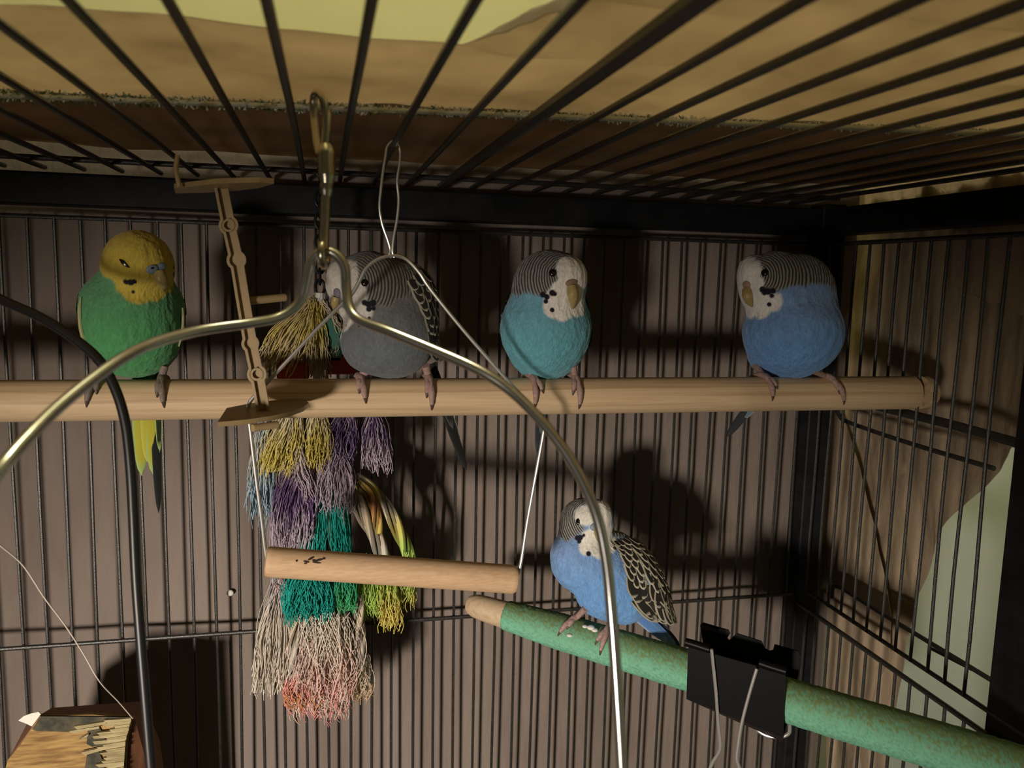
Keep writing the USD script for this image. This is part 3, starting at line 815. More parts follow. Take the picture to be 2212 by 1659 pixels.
b.beak([(733, 646, 2), (731, 655, 9), (731, 666, 9), (736, 676, 3)], [8, 9, 7, 2.5])
b.wing((888, 600, 62), (932, 750, 52), (915, 600, -70), (955, 745, -60), 11, 6, (0.03, 0.032, 0.03), (0.44, 0.42, 0.36), tip=(972, 800, -40), seed=5)
b.wing((760, 640, -60), (770, 745, -60), (800, 600, -90), (800, 750, -95), 8, 3, (0.03, 0.035, 0.035), (0.42, 0.46, 0.44), tip=(850, 800, -95), seed=6)
b.tail([(945, 830, -60, 1018, 1028, -110, 11, (0.010, 0.010, 0.011), (0.016, 0.016, 0.017)), (955, 840, -62, 1000, 950, -96, 7, (0.05, 0.05, 0.05), (0.30, 0.31, 0.31)), (935, 780, -50, 985, 930, -84, 11, (0.014, 0.014, 0.015), (0.06, 0.06, 0.06))])
b.foot((776, 813), 10, (800, 792, 18), PX, V(0, YP, ZP), RP, [(12, 98), (-2, 70), (6, -70), (-12, -80)], thick=8)
b.foot((924, 813), 10, (918, 786, 18), PX, V(0, YP, ZP), RP, [(4, 122), (-8, 84), (6, -70), (-12, -80)], thick=8)

# 4 green with yellow head
b = Bird('budgie', 'green budgie with yellow head and closed eye at the left end of the wooden perch', (288, 816), perch_top(288),
         [(287, 690, 0, 101, 116, 94), (299, 578, 30, 73, 79, 78), (288, 655, -10, 104, 84, 84), (290, 730, -6, 92, 80, 84)], 16, center=(289, 660, 4))
gy = (0.60, 0.47, 0.08)
b.body(paint(b, (0.115, 0.33, 0.165), gy, [(300, 545, 70, -40), (262, 560, 52, -30), (330, 560, 54, -30), (300, 600, 56), (330, 620, 34), (300, 625, 34), (352, 600, 34, -12), (300, 520, 60, -40)],
             [(300, 520, -40, 62)], [(276, 616, 6), (284, 617, 7), (291, 615, 5.5), (289, 635, 3.6), (368, 590, 5), (368, 577, 4)],
             (330, 600), 6.0, (0.38, 0.33, 0.05), (0.10, 0.09, 0.03), belly=(0.09, 0.34, 0.135)))
P = np.array([b.front(x, y, 0.5) for x, y in ((264, 571), (270, 577), (276, 583), (283, 588))])
b.put('eye', tube(spline(P, 10), np.r_[1, 2.2, 3.2, 3.8, 4, 3.8, 3.4, 2.6, 1.8, 0.8], 8), M_eye, label='closed eye, a dark slit')
M_bcere = plain('blue_cere', (0.19, 0.25, 0.32), 0.55)
c = b.blob('cere', 325, 589, 13, 9.5, M_bcere, 14, 3)
b.blob('cere', 342, 582, 12, 9, M_bcere, 20, 3)
b.blob('nostril', 325, 587, 3, 2.2, M_eye, 0, 9)
b.beak([(338, 594, 3), (341, 605, 12), (345, 617, 13), (346, 629, 4)], [12, 13, 9, 2.5])
b.wing((196, 640, -10), (214, 770, -20), (215, 600, -85), (240, 770, -90), 9, 4, (0.03, 0.045, 0.02), (0.36, 0.38, 0.14), tip=(280, 830, -95), seed=7)
b.wing((388, 640, -10), (382, 770, -20), (368, 600, -85), (345, 770, -90), 9, 4, (0.03, 0.045, 0.02), (0.36, 0.38, 0.14), tip=(310, 830, -95), seed=8)
for pts in ([(190, 645), (194, 680), (200, 715), (209, 750), (218, 775)], [(384, 660), (387, 690), (386, 720), (383, 748)]):
    P = np.array([b.onto(V(x - b.a[0], b.a[1] - y, 30), 3.0)[0] for x, y in pts])
    b.put('wing_edge', tube(spline(P, 16), np.interp(np.linspace(0, 1, 16), [0, 0.2, 0.7, 1], [1.5, 4, 4, 1.2]), 8), plain('cream_wing_edge', (0.42, 0.44, 0.22), 0.7), label='cream leading edge of the folded wing')
ty, tg = (0.50, 0.47, 0.05), (0.36, 0.50, 0.16)
b.tail([(330, 800, -55, 342, 1128, -125, 10, (0.010, 0.012, 0.012), (0.014, 0.016, 0.016)), (318, 790, -54, 340, 1060, -120, 9, (0.012, 0.016, 0.014), (0.05, 0.09, 0.08)),
        (300, 800, -50, 306, 1036, -108, 17, ty, tg), (326, 800, -50, 331, 1036, -108, 17, ty, tg), (315, 800, -47, 318, 1005, -100, 14, (0.52, 0.50, 0.06), (0.50, 0.50, 0.10)),
        (296, 800, -45, 294, 975, -96, 8, (0.02, 0.03, 0.01), (0.34, 0.48, 0.15)), (338, 800, -45, 343, 985, -96, 8, (0.02, 0.03, 0.01), (0.34, 0.48, 0.15)),
        (318, 800, -43, 318, 930, -88, 17, (0.08, 0.38, 0.20), (0.10, 0.42, 0.20))])
b.foot((214, 818), 8, (232, 790, 20), PX, V(0, YP, ZP), RP, [(-14, 100), (6, 66), (6, -70), (-12, -80)], M_skin2, thick=8)
b.foot((352, 818), 8, (350, 786, 24), PX, V(0, YP, ZP), RP, [(10, 104), (-4, 76), (6, -70), (-12, -80)], M_skin2, thick=8)

# 5 the lower blue one
gpt = lambda px, py: GA + gd * (lambda nn: float((EYE - GA) @ nn / (gd @ nn)))(np.cross(ray(px, py), np.cross(gd, ray(px, py))))
fb_ = gpt(1300, 1390); fb_ = fb_ + V(0, 0, 0.0125)
b = Bird('budgie', 'blue budgie with black-scalloped wing perched on the sloping green perch', (1300, 1342), fb_,
         [(1312, 1236, 0, 116, 74, 72, -52), (1260, 1200, 14, 70, 74, 66), (1272, 1128, 24, 61, 61, 60), (1380, 1235, -10, 108, 46, 56, -60), (1300, 1108, 50, 26, 30, 34), (1300, 1290, 0, 55, 36, 55, -20)], 16, center=(1305, 1215, 4))
b.body(paint(b, (0.21, 0.35, 0.64), (0.80, 0.78, 0.72), [(1296, 1140, 18), (1322, 1140, 14), (1304, 1125, 20), (1270, 1112, 24), (1285, 1105, 24), (1308, 1100, 28), (1300, 1135, 22), (1284, 1168, 28), (1312, 1165, 30), (1272, 1180, 18), (1300, 1184, 22), (1330, 1168, 17), (1318, 1120, 18), (1315, 1090, 16)],
             [(1240, 1110, 0, 60), (1228, 1125, 34), (1245, 1100, 34), (1250, 1085, 30), (1240, 1140, 24), (1228, 1148, 18), (1252, 1140, 16), (1265, 1075, 28), (1338, 1118, 16), (1345, 1140, 16), (1290, 1070, 18), (1340, 1130, 0, 34), (1340, 1125, 18), (1290, 1075, 10, 30)],
             [(1252, 1160, 6), (1259, 1160, 6.5), (1256, 1168, 5), (1266, 1156, 4), (1275.6, 1194.5, 5.6), (1332, 1181, 4.8), (1329, 1143, 6)],
             (1292, 1118), 3.6, (0.30, 0.29, 0.26), (0.05, 0.05, 0.055), belly=(0.15, 0.33, 0.66)))
b.eye(1254.5, 1127, 4.6, ry=7.2)
b.blob('cere', 1288, 1139, 8, 8, M_bcere, 0, 1.5)
b.blob('cere', 1304, 1139, 7, 8, M_bcere, 0, 1.5)
b.beak([(1296, 1143, 2), (1297, 1150, 10), (1298, 1160, 11), (1299, 1170, 3)], [8, 9, 6.5, 2])
b.wing((1338, 1150, 56), (1370, 1296, 56), (1400, 1160, -25), (1450, 1290, -15), 13, 7, (0.022, 0.020, 0.018), (0.50, 0.46, 0.36), tip=(1470, 1376, -20), seed=9, rim=0.33, lift=4.0)
b.wing((1200, 1150, -20), (1240, 1270, -20), (1240, 1120, -60), (1300, 1280, -60), 8, 3, (0.03, 0.03, 0.03), (0.42, 0.40, 0.34), tip=(1420, 1340, -60), seed=10)
b.tail([(1385, 1305, -14, 1467, 1384, -44, 11, (0.02, 0.03, 0.05), (0.03, 0.05, 0.08)), (1370, 1305, -2, 1458, 1382, -34, 11, (0.10, 0.22, 0.48), (0.16, 0.28, 0.52)), (1360, 1310, 4, 1440, 1374, -26, 11, (0.12, 0.26, 0.55), (0.30, 0.38, 0.50))])
for fx, fy, lf, toes in (((1250, 1340), 0, (1265, 1305, 26), [(-26, 78), (-10, 52), (6, -70), (-12, -80)]), ((1322, 1365), 0, (1330, 1318, 30), [(-6, 96), (-20, 70), (6, -70), (-12, -80)])):
    cc = gpt(*fx)
    b.foot(fx, 6, lf, gd, cc, float(g_radius(((cc - GA) @ gd) / GL)) + 0.0006, toes, M_skin, thick=6.5)
obj('dried_dropping', join([ball(gpt(x, y) + V(0, 0, 1) * rz + (-R[:, 2]) * ro, V(0.0022, 0.0022, 0.0013) * s_, 2) for x, y, rz, ro, s_ in ((1275, 1375, .0112, .007, 1.2), (1283, 1378, .0105, .008, 1.0), (1262, 1372, .0108, .0072, 0.8), (1230, 1360, .003, .0125, 0.9))]),
    M_white, gperch, label='pale dried droppings on the green coating', kind='stuff')

# ------------------------------------------------------------------ black binder clip on the green perch
gc0 = gpt(1590, 1470)
go = np.cross(gd, V(0, 0, 1)); go /= np.linalg.norm(go); go = go if go @ (EYE - gc0) > 0 else -go
RG = float(g_radius(((gc0 - GA) @ gd) / GL))


def clip_plane(off):
    p0 = gc0 + go * off

    def f(px, py):
        d = ray(px, py); return EYE + d * (((p0 - EYE) @ go) / (d @ go))
    return f


clip = thing('binder_clip', gc0, 'large black binder clip with silver wire handles clamped on the green perch', 'binder clip')
ff, fbk = clip_plane(RG + 0.0030), clip_plane(-RG - 0.0030)
frontp = [(1487, 1397), (1697, 1455), (1692, 1590), (1483, 1508)]
obj('front_jaw', extrude_at(sg.Polygon(frontp), ff, go, 0.0012), M_clip, clip, smooth=20)
upper = sg.Polygon([(1513, 1350), (1519, 1345), (1574, 1361), (1577, 1368), (1571, 1378), (1575, 1383), (1592, 1368), (1645, 1385), (1652, 1400), (1662, 1406), (1670, 1404), (1673, 1392), (1724, 1406), (1729, 1420), (1724, 1462), (1690, 1600), (1500, 1510), (1521, 1402)])
mid = clip_plane(-RG - 0.0042)
obj('rear_jaw', extrude_at(upper, mid, go, 0.0012), M_clip, clip, smooth=20)
q = [ff(1483, 1508), ff(1692, 1590), fbk(1690, 1600), fbk(1500, 1510)]
obj('spine', sheet(np.array([[q[0], q[3]], [q[1], q[2]]]), 0.0012), M_clip, clip, smooth=20)
fr2 = clip_plane(RG + 0.0040)
obj('rolled_edge', tube([fr2(1481, 1387), fr2(1500, 1392), fr2(1533, 1402)], 9 * depth(gc0) / F, 14), M_clip, clip)
obj('rolled_edge', tube([fr2(1640, 1432), fr2(1665, 1440), fr2(1698, 1449)], 9 * depth(gc0) / F, 14), M_clip, clip)
fr3 = clip_plane(RG + 0.0062)
hp = spline([fr3(*p) for p in ((1537, 1402), (1541, 1440), (1547, 1500), (1552, 1570), (1556, 1608), (1553, 1625), (1538, 1650), (1526, 1690), (1532, 1725), (1560, 1738), (1592, 1722), (1604, 1690), (1598, 1660), (1592, 1640), (1594, 1615), (1602, 1565), (1617, 1505), (1635, 1444))], 90)
obj('wire_handle', tube(hp, 3.6 * depth(gc0) / F, 10), M_chrome, clip)
br3 = clip_plane(-RG - 0.007)
obj('wire_handle', tube(spline([br3(*p) for p in ((1608, 1548), (1622, 1562), (1640, 1580), (1660, 1590), (1685, 1592), (1703, 1585), (1706, 1572), (1702, 1545))], 40), 4.2 * depth(gc0) / F, 10), M_chrome, clip)

# ------------------------------------------------------------------ wire swing with a short dowel, hanging from the roof
SY = 0.448
sw = thing('wire_swing', atY(845, 1235, SY), 'thin silver wire swing holding a short tan dowel below the long perch', 'bird swing')
sp_ = lambda pts, n=60, y=SY: spline([atY(a, c, y) for a, c in pts], n)
obj('swing_bar', round_rod(atY(573, 1213, SY), atY(1115, 1252, SY), 0.0083, 0.002, 36), M_dowel, sw)
obj('wire_frame', tube(sp_([(580, 1218), (574, 1195), (565, 1120), (553, 1030), (541, 930), (536, 890), (540, 868), (560, 845), (620, 780), (690, 705), (735, 660), (760, 635), (776, 608), (790, 580), (815, 560), (845, 552), (875, 558), (905, 588), (930, 625), (1000, 712), (1090, 815), (1150, 880), (1174, 910), (1174, 932), (1160, 1010), (1140, 1120), (1122, 1230), (1106, 1256)], 150), 0.00105, 10), M_chrome, sw)
obj('hook', tube(sp_([(846, 556), (840, 552), (843, 540), (838, 520), (826, 485), (820, 450), (822, 415), (828, 365), (833, 335), (836, 318), (849, 305), (862, 318), (864, 345), (858, 390), (861, 430), (858, 470), (850, 515), (848, 545), (852, 556)], 90), 0.0008, 10), M_chrome, sw)
stn = []
for cx_, cy_, rx, ry, an in ((641, 1211, 2.5, 2.5, 0), (662, 1213, 7, 2.2, 10), (672, 1206, 8, 2.4, -28), (680, 1211, 6, 3, 15), (690, 1209, 9, 2.4, -12), (700, 1206, 3, 2.5, 0), (684, 1215, 10, 1.8, 6), (660, 1217, 4, 1.6, 0)):
    a = np.linspace(0, 2 * np.pi, 14)[:-1]; c_, s_ = math.cos(math.radians(an)), math.sin(math.radians(an))
    P = sg.Polygon([(cx_ + rx * math.cos(t) * c_ - ry * math.sin(t) * s_, cy_ + rx * math.cos(t) * s_ + ry * math.sin(t) * c_) for t in a])
    A0, A1 = atY(573, 1213, SY), atY(1115, 1252, SY); dd = (A1 - A0) / np.linalg.norm(A1 - A0)

    def on_bar(px, py):
        d = ray(px, py); d = d / np.linalg.norm(d)
        o_ = EYE - A0; dp, op = d - dd * (d @ dd), o_ - dd * (o_ @ dd)
        B_, C_ = dp @ op, op @ op - 0.00835 ** 2; D_ = B_ * B_ - dp @ dp * C_
        return EYE + d * ((-B_ - math.sqrt(max(D_, 0))) / (dp @ dp))
    stn.append(extrude_at(P, on_bar, V(0, -1, 0), 0.0002))
obj('chew_mark', join(stn), M_stain, sw, label='dark scribble-like chew marks', kind='stuff')

# ------------------------------------------------------------------ large wire swing close to the camera, on a swivel snap
def dp(pts, n):
    return spline([atD(*p) for p in pts], n)


big = thing('large_wire_swing', atD(705, 543, 0.30), 'thick silver bell-shaped wire hanging close to the camera from the swivel snap', 'bird swing')
obj('wire_frame', tube(dp([(-160, 1260, .195), (-60, 1095, .20), (0, 1015, .205), (60, 945, .215), (140, 867, .23), (250, 783, .25), (330, 742, .265), (430, 714, .28), (540, 698, .29), (605, 684, .297), (645, 655, .30), (660, 615, .30), (667, 580, .30), (680, 553, .30), (705, 542, .30), (730, 553, .30), (745, 580, .30), (748, 620, .30), (754, 662, .298), (775, 690, .295), (840, 716, .29), (940, 757, .285), (1040, 802, .28), (1110, 850, .277), (1180, 922, .272), (1240, 1005, .268), (1285, 1102, .264), (1308, 1200, .262), (1321, 1320, .26), (1334, 1500, .258), (1347, 1720, .256)], 260), 0.00185, 14), M_silver, big)
snap = thing('swivel_snap', atD(700, 545, 0.299), 'nickel swivel snap hook hanging from the roof wires above the large swing', 'snap hook')
obj('hook', tube(dp([(700, 330, .2985), (704, 300, .2985), (706, 262, .2985), (703, 235, .2985), (697, 212, .2985), (690, 200, .30), (680, 204, .304), (677, 225, .306), (679, 262, .306), (684, 310, .302), (690, 335, .299)], 60), np.interp(np.linspace(0, 1, 60), [0, 0.2, 1], [0.0017, 0.0016, 0.0013]), 12), M_nickel, snap)
obj('barrel', tube(dp([(702, 312, .2985), (704, 330, .2985), (705, 350, .2985), (706, 385, .2985), (705, 402, .2985)], 30), np.interp(np.linspace(0, 1, 30), [0, .12, .2, .75, .85, 1], [.0020, .0028, .0032, .0032, .0026, .0020]), 18), M_nickel, snap)
obj('stem', tube(dp([(705, 398, .2985), (703, 450, .2985), (701, 500, .2985), (700, 540, .2975)], 20), np.interp(np.linspace(0, 1, 20), [0, .1, .16, 1], [.0025, .0025, .0019, .0018]), 14), M_nickel, snap)
a = np.linspace(0, 2 * np.pi, 40)
cr_ = atD(700, 549, 0.30)
obj('eye_ring', tube(np.array([cr_ + 0.0042 * (math.cos(t) * R[:, 2] + math.sin(t) * -R[:, 1]) for t in a]), 0.0015, 12), M_nickel, snap)

# ------------------------------------------------------------------ tan plastic ladder toy
LY = 0.438
lad = thing('plastic_ladder_toy', atY(570, 893, LY), 'tan plastic ladder strip with round holes and a half-moon foot hanging before the perch', 'bird toy')
line = [(477, 400), (494, 487), (511, 562), (527, 660), (541, 742), (555, 808), (570, 893)]
strip = unary_union([sg.LineString(line).buffer(14.5, cap_style=2)] + [sg.Point(*p).buffer(r, 24) for p, r in (((494, 487), 21), ((511, 562), 21), ((541, 742), 19), ((555, 808), 21))])
holes = unary_union([sg.Point(494, 487).buffer(9.5), sg.Point(555, 808).buffer(9)])
rim = strip.difference(strip.buffer(-6)).difference(holes).union(unary_union([sg.Point(*p).buffer(14).difference(holes) for p in ((494, 487), (555, 808))]))
f_lad = lambda px, py: atY(px, py, LY)
obj('strip', extrude_at(strip, lambda x, y: atY(x, y, LY + 0.0018), V(0, 1, 0), 0.0014), M_tan, lad, smooth=30)
obj('raised_rim', extrude_at(rim, f_lad, V(0, 1, 0), 0.0030), M_tan, lad, smooth=30)
zt_, zb_ = float(atY(480, 402, LY)[2]), float(atY(570, 893, LY)[2])
obj('top_plate', extrude_at(sg.Polygon([(376, 402), (379, 413), (430, 412), (500, 408), (560, 401), (592, 391), (560, 388), (470, 391)]), lambda x, y: atZ(x, y, zt_), V(0, 0, 1), 0.0024), M_tan, lad, smooth=30)
obj('half_moon_foot', extrude_at(sg.Polygon([(470, 917), (490, 886), (540, 876), (600, 868), (635, 866), (660, 868), (667, 875), (655, 884), (625, 895), (585, 904), (530, 912)]), lambda x, y: atZ(x, y, zb_), V(0, 0, 1), 0.0024), M_tan, lad, smooth=30)
obj('rung', round_rod(atY(528, 651, LY + 0.004), atY(618, 642, LY + 0.012), 0.0021, 0.0005, 16, 3), M_tan, lad)
obj('rung', round_rod(atY(545, 925, LY + 0.004), atY(600, 917, LY + 0.012), 0.0021, 0.0005, 16, 3), M_tan, lad)
obj('hanging_tab', tube(spline([atY(387, 404, LY), atY(384, 385, LY), atY(380, 365, LY), atY(384, 335, LY)], 16), 0.0012, 10), M_tan, lad)

# ------------------------------------------------------------------ cotton rope toy behind the perch
RY = 0.556
toy = thing('rope_toy', atY(700, 1540, RY), 'colourful frayed cotton rope toy hanging behind the wooden perch', 'bird toy')
CW, CY_, CG, CP, CL, CT, CB, CK, CO, CN = (0.62, 0.56, 0.48), (0.60, 0.50, 0.13), (0.42, 0.60, 0.14), (0.13, 0.075, 0.19), (0.46, 0.38, 0.46), (0.02, 0.33, 0.28), (0.30, 0.42, 0.52), (0.70, 0.26, 0.26), (0.68, 0.30, 0.14), (0.50, 0.40, 0.28)


def tassel(root, end, w0, w1, cols, n, seed, y0=RY, dy=0.012, curl=1.0, r=0.00030, drop=0.25):
    g = np.random.default_rng(seed)
    ms, cs = [], []
    kk = depth(atY(*root, RY)) / F
    for i in range(int(n * 1.45)):
        a, bq = g.normal(0, 0.5), g.uniform(-1, 1)
        p0 = atY(root[0] + a * w0, root[1] + g.normal(0, 6), y0 + g.uniform(-1, 1) * dy * 0.5)
        e = g.uniform(1 - drop, 1.0)
        ex, ey = root[0] + (end[0] - root[0]) * e, root[1] + (end[1] - root[1]) * e
        p1 = atY(ex + bq * w1, ey + g.normal(0, 8), y0 + g.uniform(-1, 1) * dy)
        t = np.linspace(0, 1, 15)[:, None]
        bulge = V(bq * w1 * kk * 0.5, -dy * 0.6 * g.uniform(0, 1), 0)
        P = p0 * (1 - t) + p1 * t + bulge * np.sin(t * np.pi) * 0.8
        ph = g.uniform(0, 6.28, 3); fq = g.uniform(5, 13, 3)
        amp = curl * kk * 3.2 * np.clip(t * 1.5, 0.15, 1)
        P = P + np.concatenate([np.sin(fq[0] * t + ph[0]) * amp, np.sin(fq[1] * t + ph[1]) * amp, np.sin(fq[2] * t + ph[2]) * amp * 0.5], 1)
        if g.uniform() < 0.35:                       # a curled end
            h = np.linspace(0, 1, 5)[1:, None]; an = g.uniform(0, 6.28)
            P[-4:] += np.concatenate([np.cos(an + 4 * h) * h, 0 * h, np.sin(an + 4 * h) * h], 1) * kk * 6 * curl
        v, f = tube(P, r * g.uniform(0.75, 1.25), 4, cap=False)
        tt = np.repeat(np.linspace(0, 1, 15) * e + g.normal(0, 0.13), 4)
        pos = np.linspace(0, 1, len(cols)); C = np.array(cols)
        c = np.stack([np.interp(np.clip(tt, 0, 1), pos, C[:, k]) for k in range(3)], 1) * g.uniform(0.75, 1.2)
        ms.append((v, f)); cs.append(c)
    obj('tassel', join(ms), M_rope, toy, col=np.vstack(cs))


def twisted(pts, rad, cols, seed, y0=RY, fray=0):
    """a three-strand rope"""
    g = np.random.default_rng(seed)
    P = spline([atY(x, y, y0) for x, y in pts], 60); kk = depth(P[0]) / F
    L = np.r_[0, np.cumsum(np.linalg.norm(np.diff(P, axis=0), axis=1))]
    t = np.gradient(P, axis=0); t /= np.linalg.norm(t, axis=1, keepdims=True)
    a = np.cross(t, V(0, 1, 0)); a /= np.linalg.norm(a, axis=1, keepdims=True); bb = np.cross(t, a)
    ms, cs = [], []
    C = np.array(cols)
    for k in range(3):
        for m_ in range(5):
            ang = L / (rad * kk * 5.2) * 2 + k * 2.094 + (m_ - 2) * 0.28
            rr_ = rad * kk * (0.62 + 0.1 * math.cos(m_))
            Q = P + rr_ * (np.cos(ang)[:, None] * a + np.sin(ang)[:, None] * bb)
            v, f = tube(Q, rad * kk * 0.26, 6)
            tt = np.r_[np.repeat(np.linspace(0, 1, 60), 6), 0, 1]
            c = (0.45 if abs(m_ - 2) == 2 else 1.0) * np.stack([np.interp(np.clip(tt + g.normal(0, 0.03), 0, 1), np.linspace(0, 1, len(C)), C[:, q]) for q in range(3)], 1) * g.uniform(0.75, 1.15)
            ms.append((v, f)); cs.append(c)
    obj('twisted_rope', join(ms), M_rope, toy, col=np.vstack(cs))


core = tube(np.array([atY(690, 300, RY + 0.006), atY(690, 620, RY + 0.006)]), 0.0011, 8)
links = []
for k in range(10):
    c = atY(691, 405 + k * 24, RY + 0.002); a = np.linspace(0, 2 * np.pi, 17)
    o1, o2 = (V(1, 0, 0), V(0, 0, 1)) if k % 2 else (V(0, 1, 0), V(0, 0, 1))
    obj('chain_link', tube(np.array([c + 0.0030 * math.cos(t) * o1 + 0.0052 * math.sin(t) * o2 for t in a]), 0.0010, 8), M_darkmetal, toy)
obj('hanging_hook', tube(spline([atY(691, 390, RY), atY(688, 380, RY), atY(684, 372, RY), atY(690, 364, RY), atY(697, 372, RY)], 20), 0.0010, 8), M_darkmetal, toy)
obj('core_cord', tube(spline([atY(691, 632, RY), atY(686, 800, RY + 0.002), atY(690, 1000, RY + 0.002), atY(700, 1300, RY + 0.002)], 20), 0.003, 10), M_white, toy, label='cord running down the middle of the toy')
obj('green_block', bevel_box(atY(697, 776, RY + 0.012), atY(738, 688, RY - 0.006), 0.001), M_green_pl, toy, label='dark green wooden block')
obj('red_block', bevel_box(atY(600, 813, RY + 0.010), atY(668, 782, RY - 0.004), 0.001), M_red_pl, toy, label='red wooden block')
obj('red_block', bevel_box(atY(705, 803, RY + 0.010), atY(784, 770, RY - 0.006), 0.001), M_red_pl, toy, label='red wooden block')
tassel((672, 652), (600, 800), 12, 52, [CN, CY_, CN, CY_], 120, 1, dy=0.013)
tassel((680, 655), (690, 818), 14, 24, [CY_, CY_, CN, CN], 130, 2, dy=0.013)
tassel((700, 650), (740, 720), 10, 10, [CW, CN, CN], 26, 3)
tassel((730, 730), (722, 770), 3, 8, [CN, CN], 10, 31)
tassel((635, 880), (592, 1030), 16, 36, [CW, CY_, CY_], 110, 4, y0=RY - 0.006)
tassel((690, 880), (690, 1015), 16, 28, [CW, CY_, CY_], 110, 5, y0=RY - 0.008)
tassel((745, 880), (725, 1010), 22, 38, [CL, CP, CP, CL], 130, 6, y0=RY - 0.004)
tassel((725, 960), (725, 1115), 20, 42, [CP, CL, CL, CL], 120, 7, y0=RY - 0.007)
tassel((808, 880), (815, 1025), 10, 32, [CL, CP, CL, CL], 70, 8, y0=RY)
tassel((575, 900), (560, 1130), 12, 30, [CB, CW, CB, CB], 80, 9, y0=RY + 0.004)
tassel((650, 985), (630, 1195), 24, 46, [CW, CP, CP, CL, CL], 190, 10, y0=RY - 0.004)
tassel((640, 970), (675, 1090), 18, 14, [CW, CL, CL], 60, 11, y0=RY - 0.007)
tassel((690, 1050), (670, 1240), 20, 22, [CT, CT, CT], 120, 12, y0=RY)
tassel((725, 1060), (745, 1240), 16, 18, [CT, CT, CT], 100, 13, y0=RY)
tassel((670, 1215), (665, 1345), 34, 50, [CT, CT, CT], 220, 14, y0=RY - 0.017)
tassel((745, 1220), (752, 1320), 18, 20, [CT, (0.06, 0.42, 0.20), (0.10, 0.48, 0.2)], 80, 15, y0=RY - 0.017)
twisted([(765, 1035), (805, 1060), (842, 1110), (870, 1165), (890, 1225)], 17, [CW, CY_, CW, CY_, CG, CG], 16)
twisted([(755, 1050), (785, 1110), (815, 1170), (845, 1250)], 19, [CW, CN, CW, CG], 17, RY - 0.004)
twisted([(770, 1045), (800, 1070), (812, 1110), (818, 1150)], 13, [CY_, CO, CY_], 18, RY - 0.006)
tassel((880, 1195), (882, 1310), 10, 14, [CG, CG, CY_], 40, 19)
tassel((800, 1210), (800, 1335), 24, 26, [CG, CG, CG], 120, 20)
tassel((840, 1250), (845, 1360), 16, 22, [CG, CY_, CY_], 80, 21, y0=RY - 0.003)
tassel((610, 1240), (585, 1500), 18, 40, [CL, CW, CW, CW], 170, 22)
tassel((600, 1230), (640, 1270), 14, 20, [CT, CK, CT], 30, 23, y0=RY - 0.004)
for i, (x0, x1, cc) in enumerate(((640, 634, [CW, CN, CW, CW]), (676, 664, [CW, CW, CK, CW]), (712, 700, [CW, CK, CW, CW]), (744, 736, [CW, CW, CK, CW]), (774, 782, [CW, CN, CW, CN]))):
    twisted([(x0, 1285), (x0 + (x1 - x0) * 0.4, 1350), (x0 + (x1 - x0) * 0.8, 1410), (x1, 1462)], 13, cc, 30 + i, RY - 0.011 + 0.003 * (i % 2))
tassel((700, 1400), (690, 1548), 50, 60, [CW, (0.66, 0.42, 0.38), CW, (0.68, 0.46, 0.42), CW, CK], 260, 40, y0=RY - 0.004, curl=1.8)
tassel((660, 1420), (655, 1530), 26, 36, [CW, CW, CK, CO, CO], 110, 41, y0=RY - 0.008, curl=1.8)
tassel((750, 1380), (765, 1510), 26, 38, [CW, CN, CW, CN, (0.6, 0.40, 0.24)], 140, 42, y0=RY - 0.006, curl=1.7)
tassel((705, 1330), (705, 1515), 60, 60, [CW, CW, (0.66, 0.40, 0.37), CW], 90, 44, y0=RY - 0.018, curl=1.6)
tassel((715, 1400), (710, 1515), 24, 46, [CW, CW, (0.7, 0.4, 0.38), CK], 120, 43, y0=RY - 0.010, curl=1.8)

# ------------------------------------------------------------------ black cable, string and chewed block at the lower left
cable = tube(dp([(-70, 606, .37), (0, 646, .365), (80, 682, .36), (150, 724, .357), (212, 776, .355), (248, 838, .354), (270, 910, .354), (281, 1000, .354), (287, 1100, .354), (294, 1250, .354), (305, 1400, .354), (318, 1560, .354), (331, 1720, .354)], 120), 0.0022, 12)
obj('black_cable', cable, M_rubber, label='thick black cable curving down the left side in front of the green budgie', cat='cable')
CYB = 0.520
blk = thing('chewed_block', atY(150, 1659, CYB), 'chewed brown and yellow wooden block toy in the bottom left corner', 'bird toy')
fpx = [(18, 1640), (48, 1603), (88, 1544), (200, 1541), (290, 1548), (276, 1600), (255, 1960), (-60, 1960)]
bpx = [(60, 1560), (112, 1529), (304, 1515), (344, 1595), (400, 1960), (-60, 1960)]
hull = trimesh.convex.convex_hull(np.array([atY(x, y, CYB + 0.001) for x, y in fpx] + [atY(x, y, CYB + 0.045) for x, y in bpx]))
M_blk = noisy('red_brown_wood', (0.16, 0.065, 0.03), (0.24, 0.10, 0.045), scale=(30, 60, 8), noise=6, rough=0.8)
M_bfront = noisy('golden_wood', (0.17, 0.085, 0.022), (0.40, 0.25, 0.085), scale=(8, 60, 70), noise=6, rough=0.75, bump=0.3, bscale=40)
M_fib = noisy('chewed_fibre', (0.28, 0.22, 0.11), (0.52, 0.44, 0.25), scale=(12, 60, 120), noise=4, rough=0.9, bump=0.5, bscale=60)
M_dark = noisy('dark_bark', (0.035, 0.035, 0.028), (0.10, 0.085, 0.05), noise=150, rough=0.9)
obj('block', (np.array(hull.vertices), np.array(hull.faces)), M_blk, blk, smooth=20)
fmap = lambda off: (lambda x, y: atY(x, y, CYB - off))
obj('front_board', extrude_at(sg.Polygon(fpx), fmap(0.001), V(0, 1, 0), 0.003), M_bfront, blk, smooth=20)
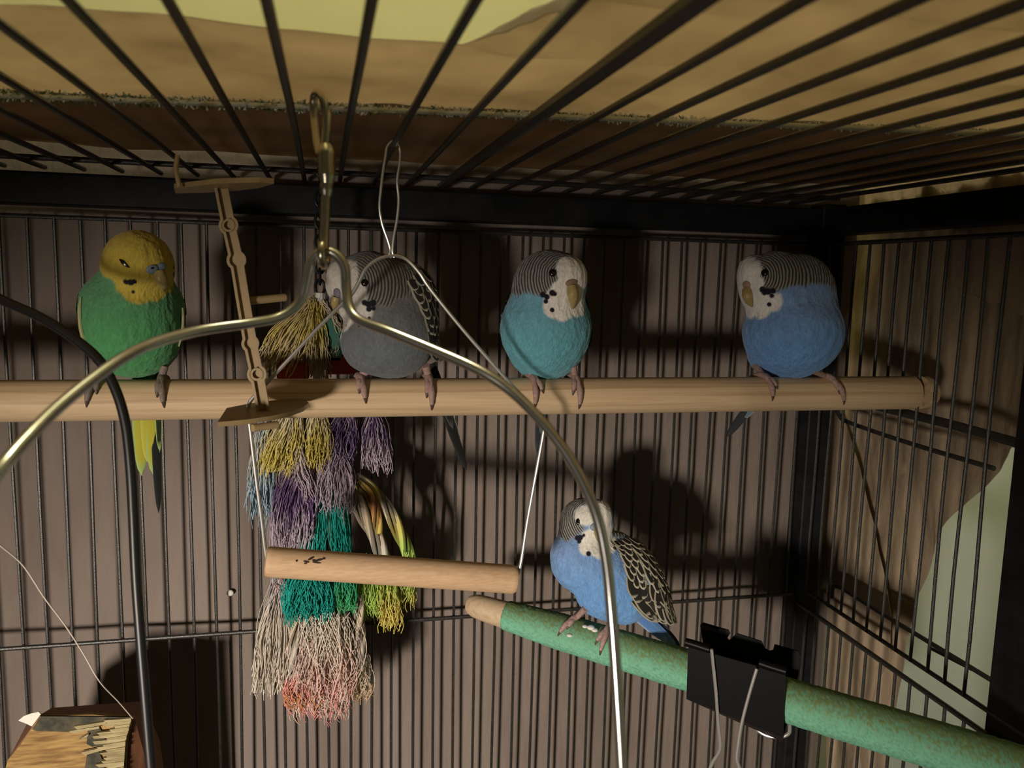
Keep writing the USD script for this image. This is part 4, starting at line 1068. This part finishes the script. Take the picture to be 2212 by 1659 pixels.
obj('bark_patch', extrude_at(unary_union([sg.Polygon([(88, 1546), (285, 1548), (240, 1560), (180, 1568), (150, 1580), (80, 1578), (70, 1574)]), sg.Polygon([(190, 1575), (215, 1570), (226, 1590), (228, 1608), (200, 1612), (188, 1606)]), sg.Polygon([(188, 1632), (212, 1618), (226, 1650), (230, 1740), (170, 1740)])]), fmap(0.0032), V(0, 1, 0), 0.0014), M_dark, blk, smooth=20)
fib = []
g = np.random.default_rng(3)
for i in range(26):
    y = 1556 + i * 6.2; xl_, xr_ = 222 + g.uniform(-22, 12) + (22 if y < 1580 else 0), np.interp(y, [1548, 1600, 1740], [286, 272, 262])
    fib.append(extrude_at(sg.Polygon([(xl_, y + g.uniform(-2, 2)), (xr_, y - 6), (xr_, y + 2), (xl_ + g.uniform(0, 12), y + 7)]), fmap(0.0045 + g.uniform(0, 0.0015)), V(0, 1, 0), 0.002))
for x0, y0, x1, w_ in ((150, 1572, 215, 5), (160, 1562, 230, 6), (172, 1589, 192, 3), (176, 1618, 222, 6)):
    fib.append(extrude_at(sg.Polygon([(x0, y0 + 6), (x1, y0 - 5), (x1, y0 - 5 + w_), (x0 + 8, y0 + 6 + w_)]), fmap(0.0048), V(0, 1, 0), 0.002))
obj('chewed_fibres', join(fib), M_fib, blk, smooth=20, kind='stuff', label='pale chewed wood fibres')
obj('paper_scrap', extrude_at(sg.Polygon([(40, 1556), (52, 1546), (70, 1540), (84, 1537), (89, 1543), (80, 1560), (74, 1571), (58, 1563)]), fmap(-0.004), V(0, 1, 0), 0.0008), M_white, blk, label='torn white scrap')
obj('white_string', tube(dp([(-50, 1140, .37), (0, 1178, .38), (50, 1222, .395), (95, 1290, .41), (140, 1350, .425), (180, 1412, .44), (215, 1472, .455), (255, 1515, .485), (287, 1552, .508)], 60), 0.00038, 8), M_string,
    label='thin white string running down to the chewed block', cat='string')
e = trimesh.creation.icosphere(2)
obj('seed_husk', (np.array(e.vertices) * V(0.0027, 0.0014, 0.0024) + atY(497, 1281, 0.6380), np.array(e.faces)), M_white, label='tiny white seed husk stuck to the brown paper left of the rope toy', cat='seed husk')
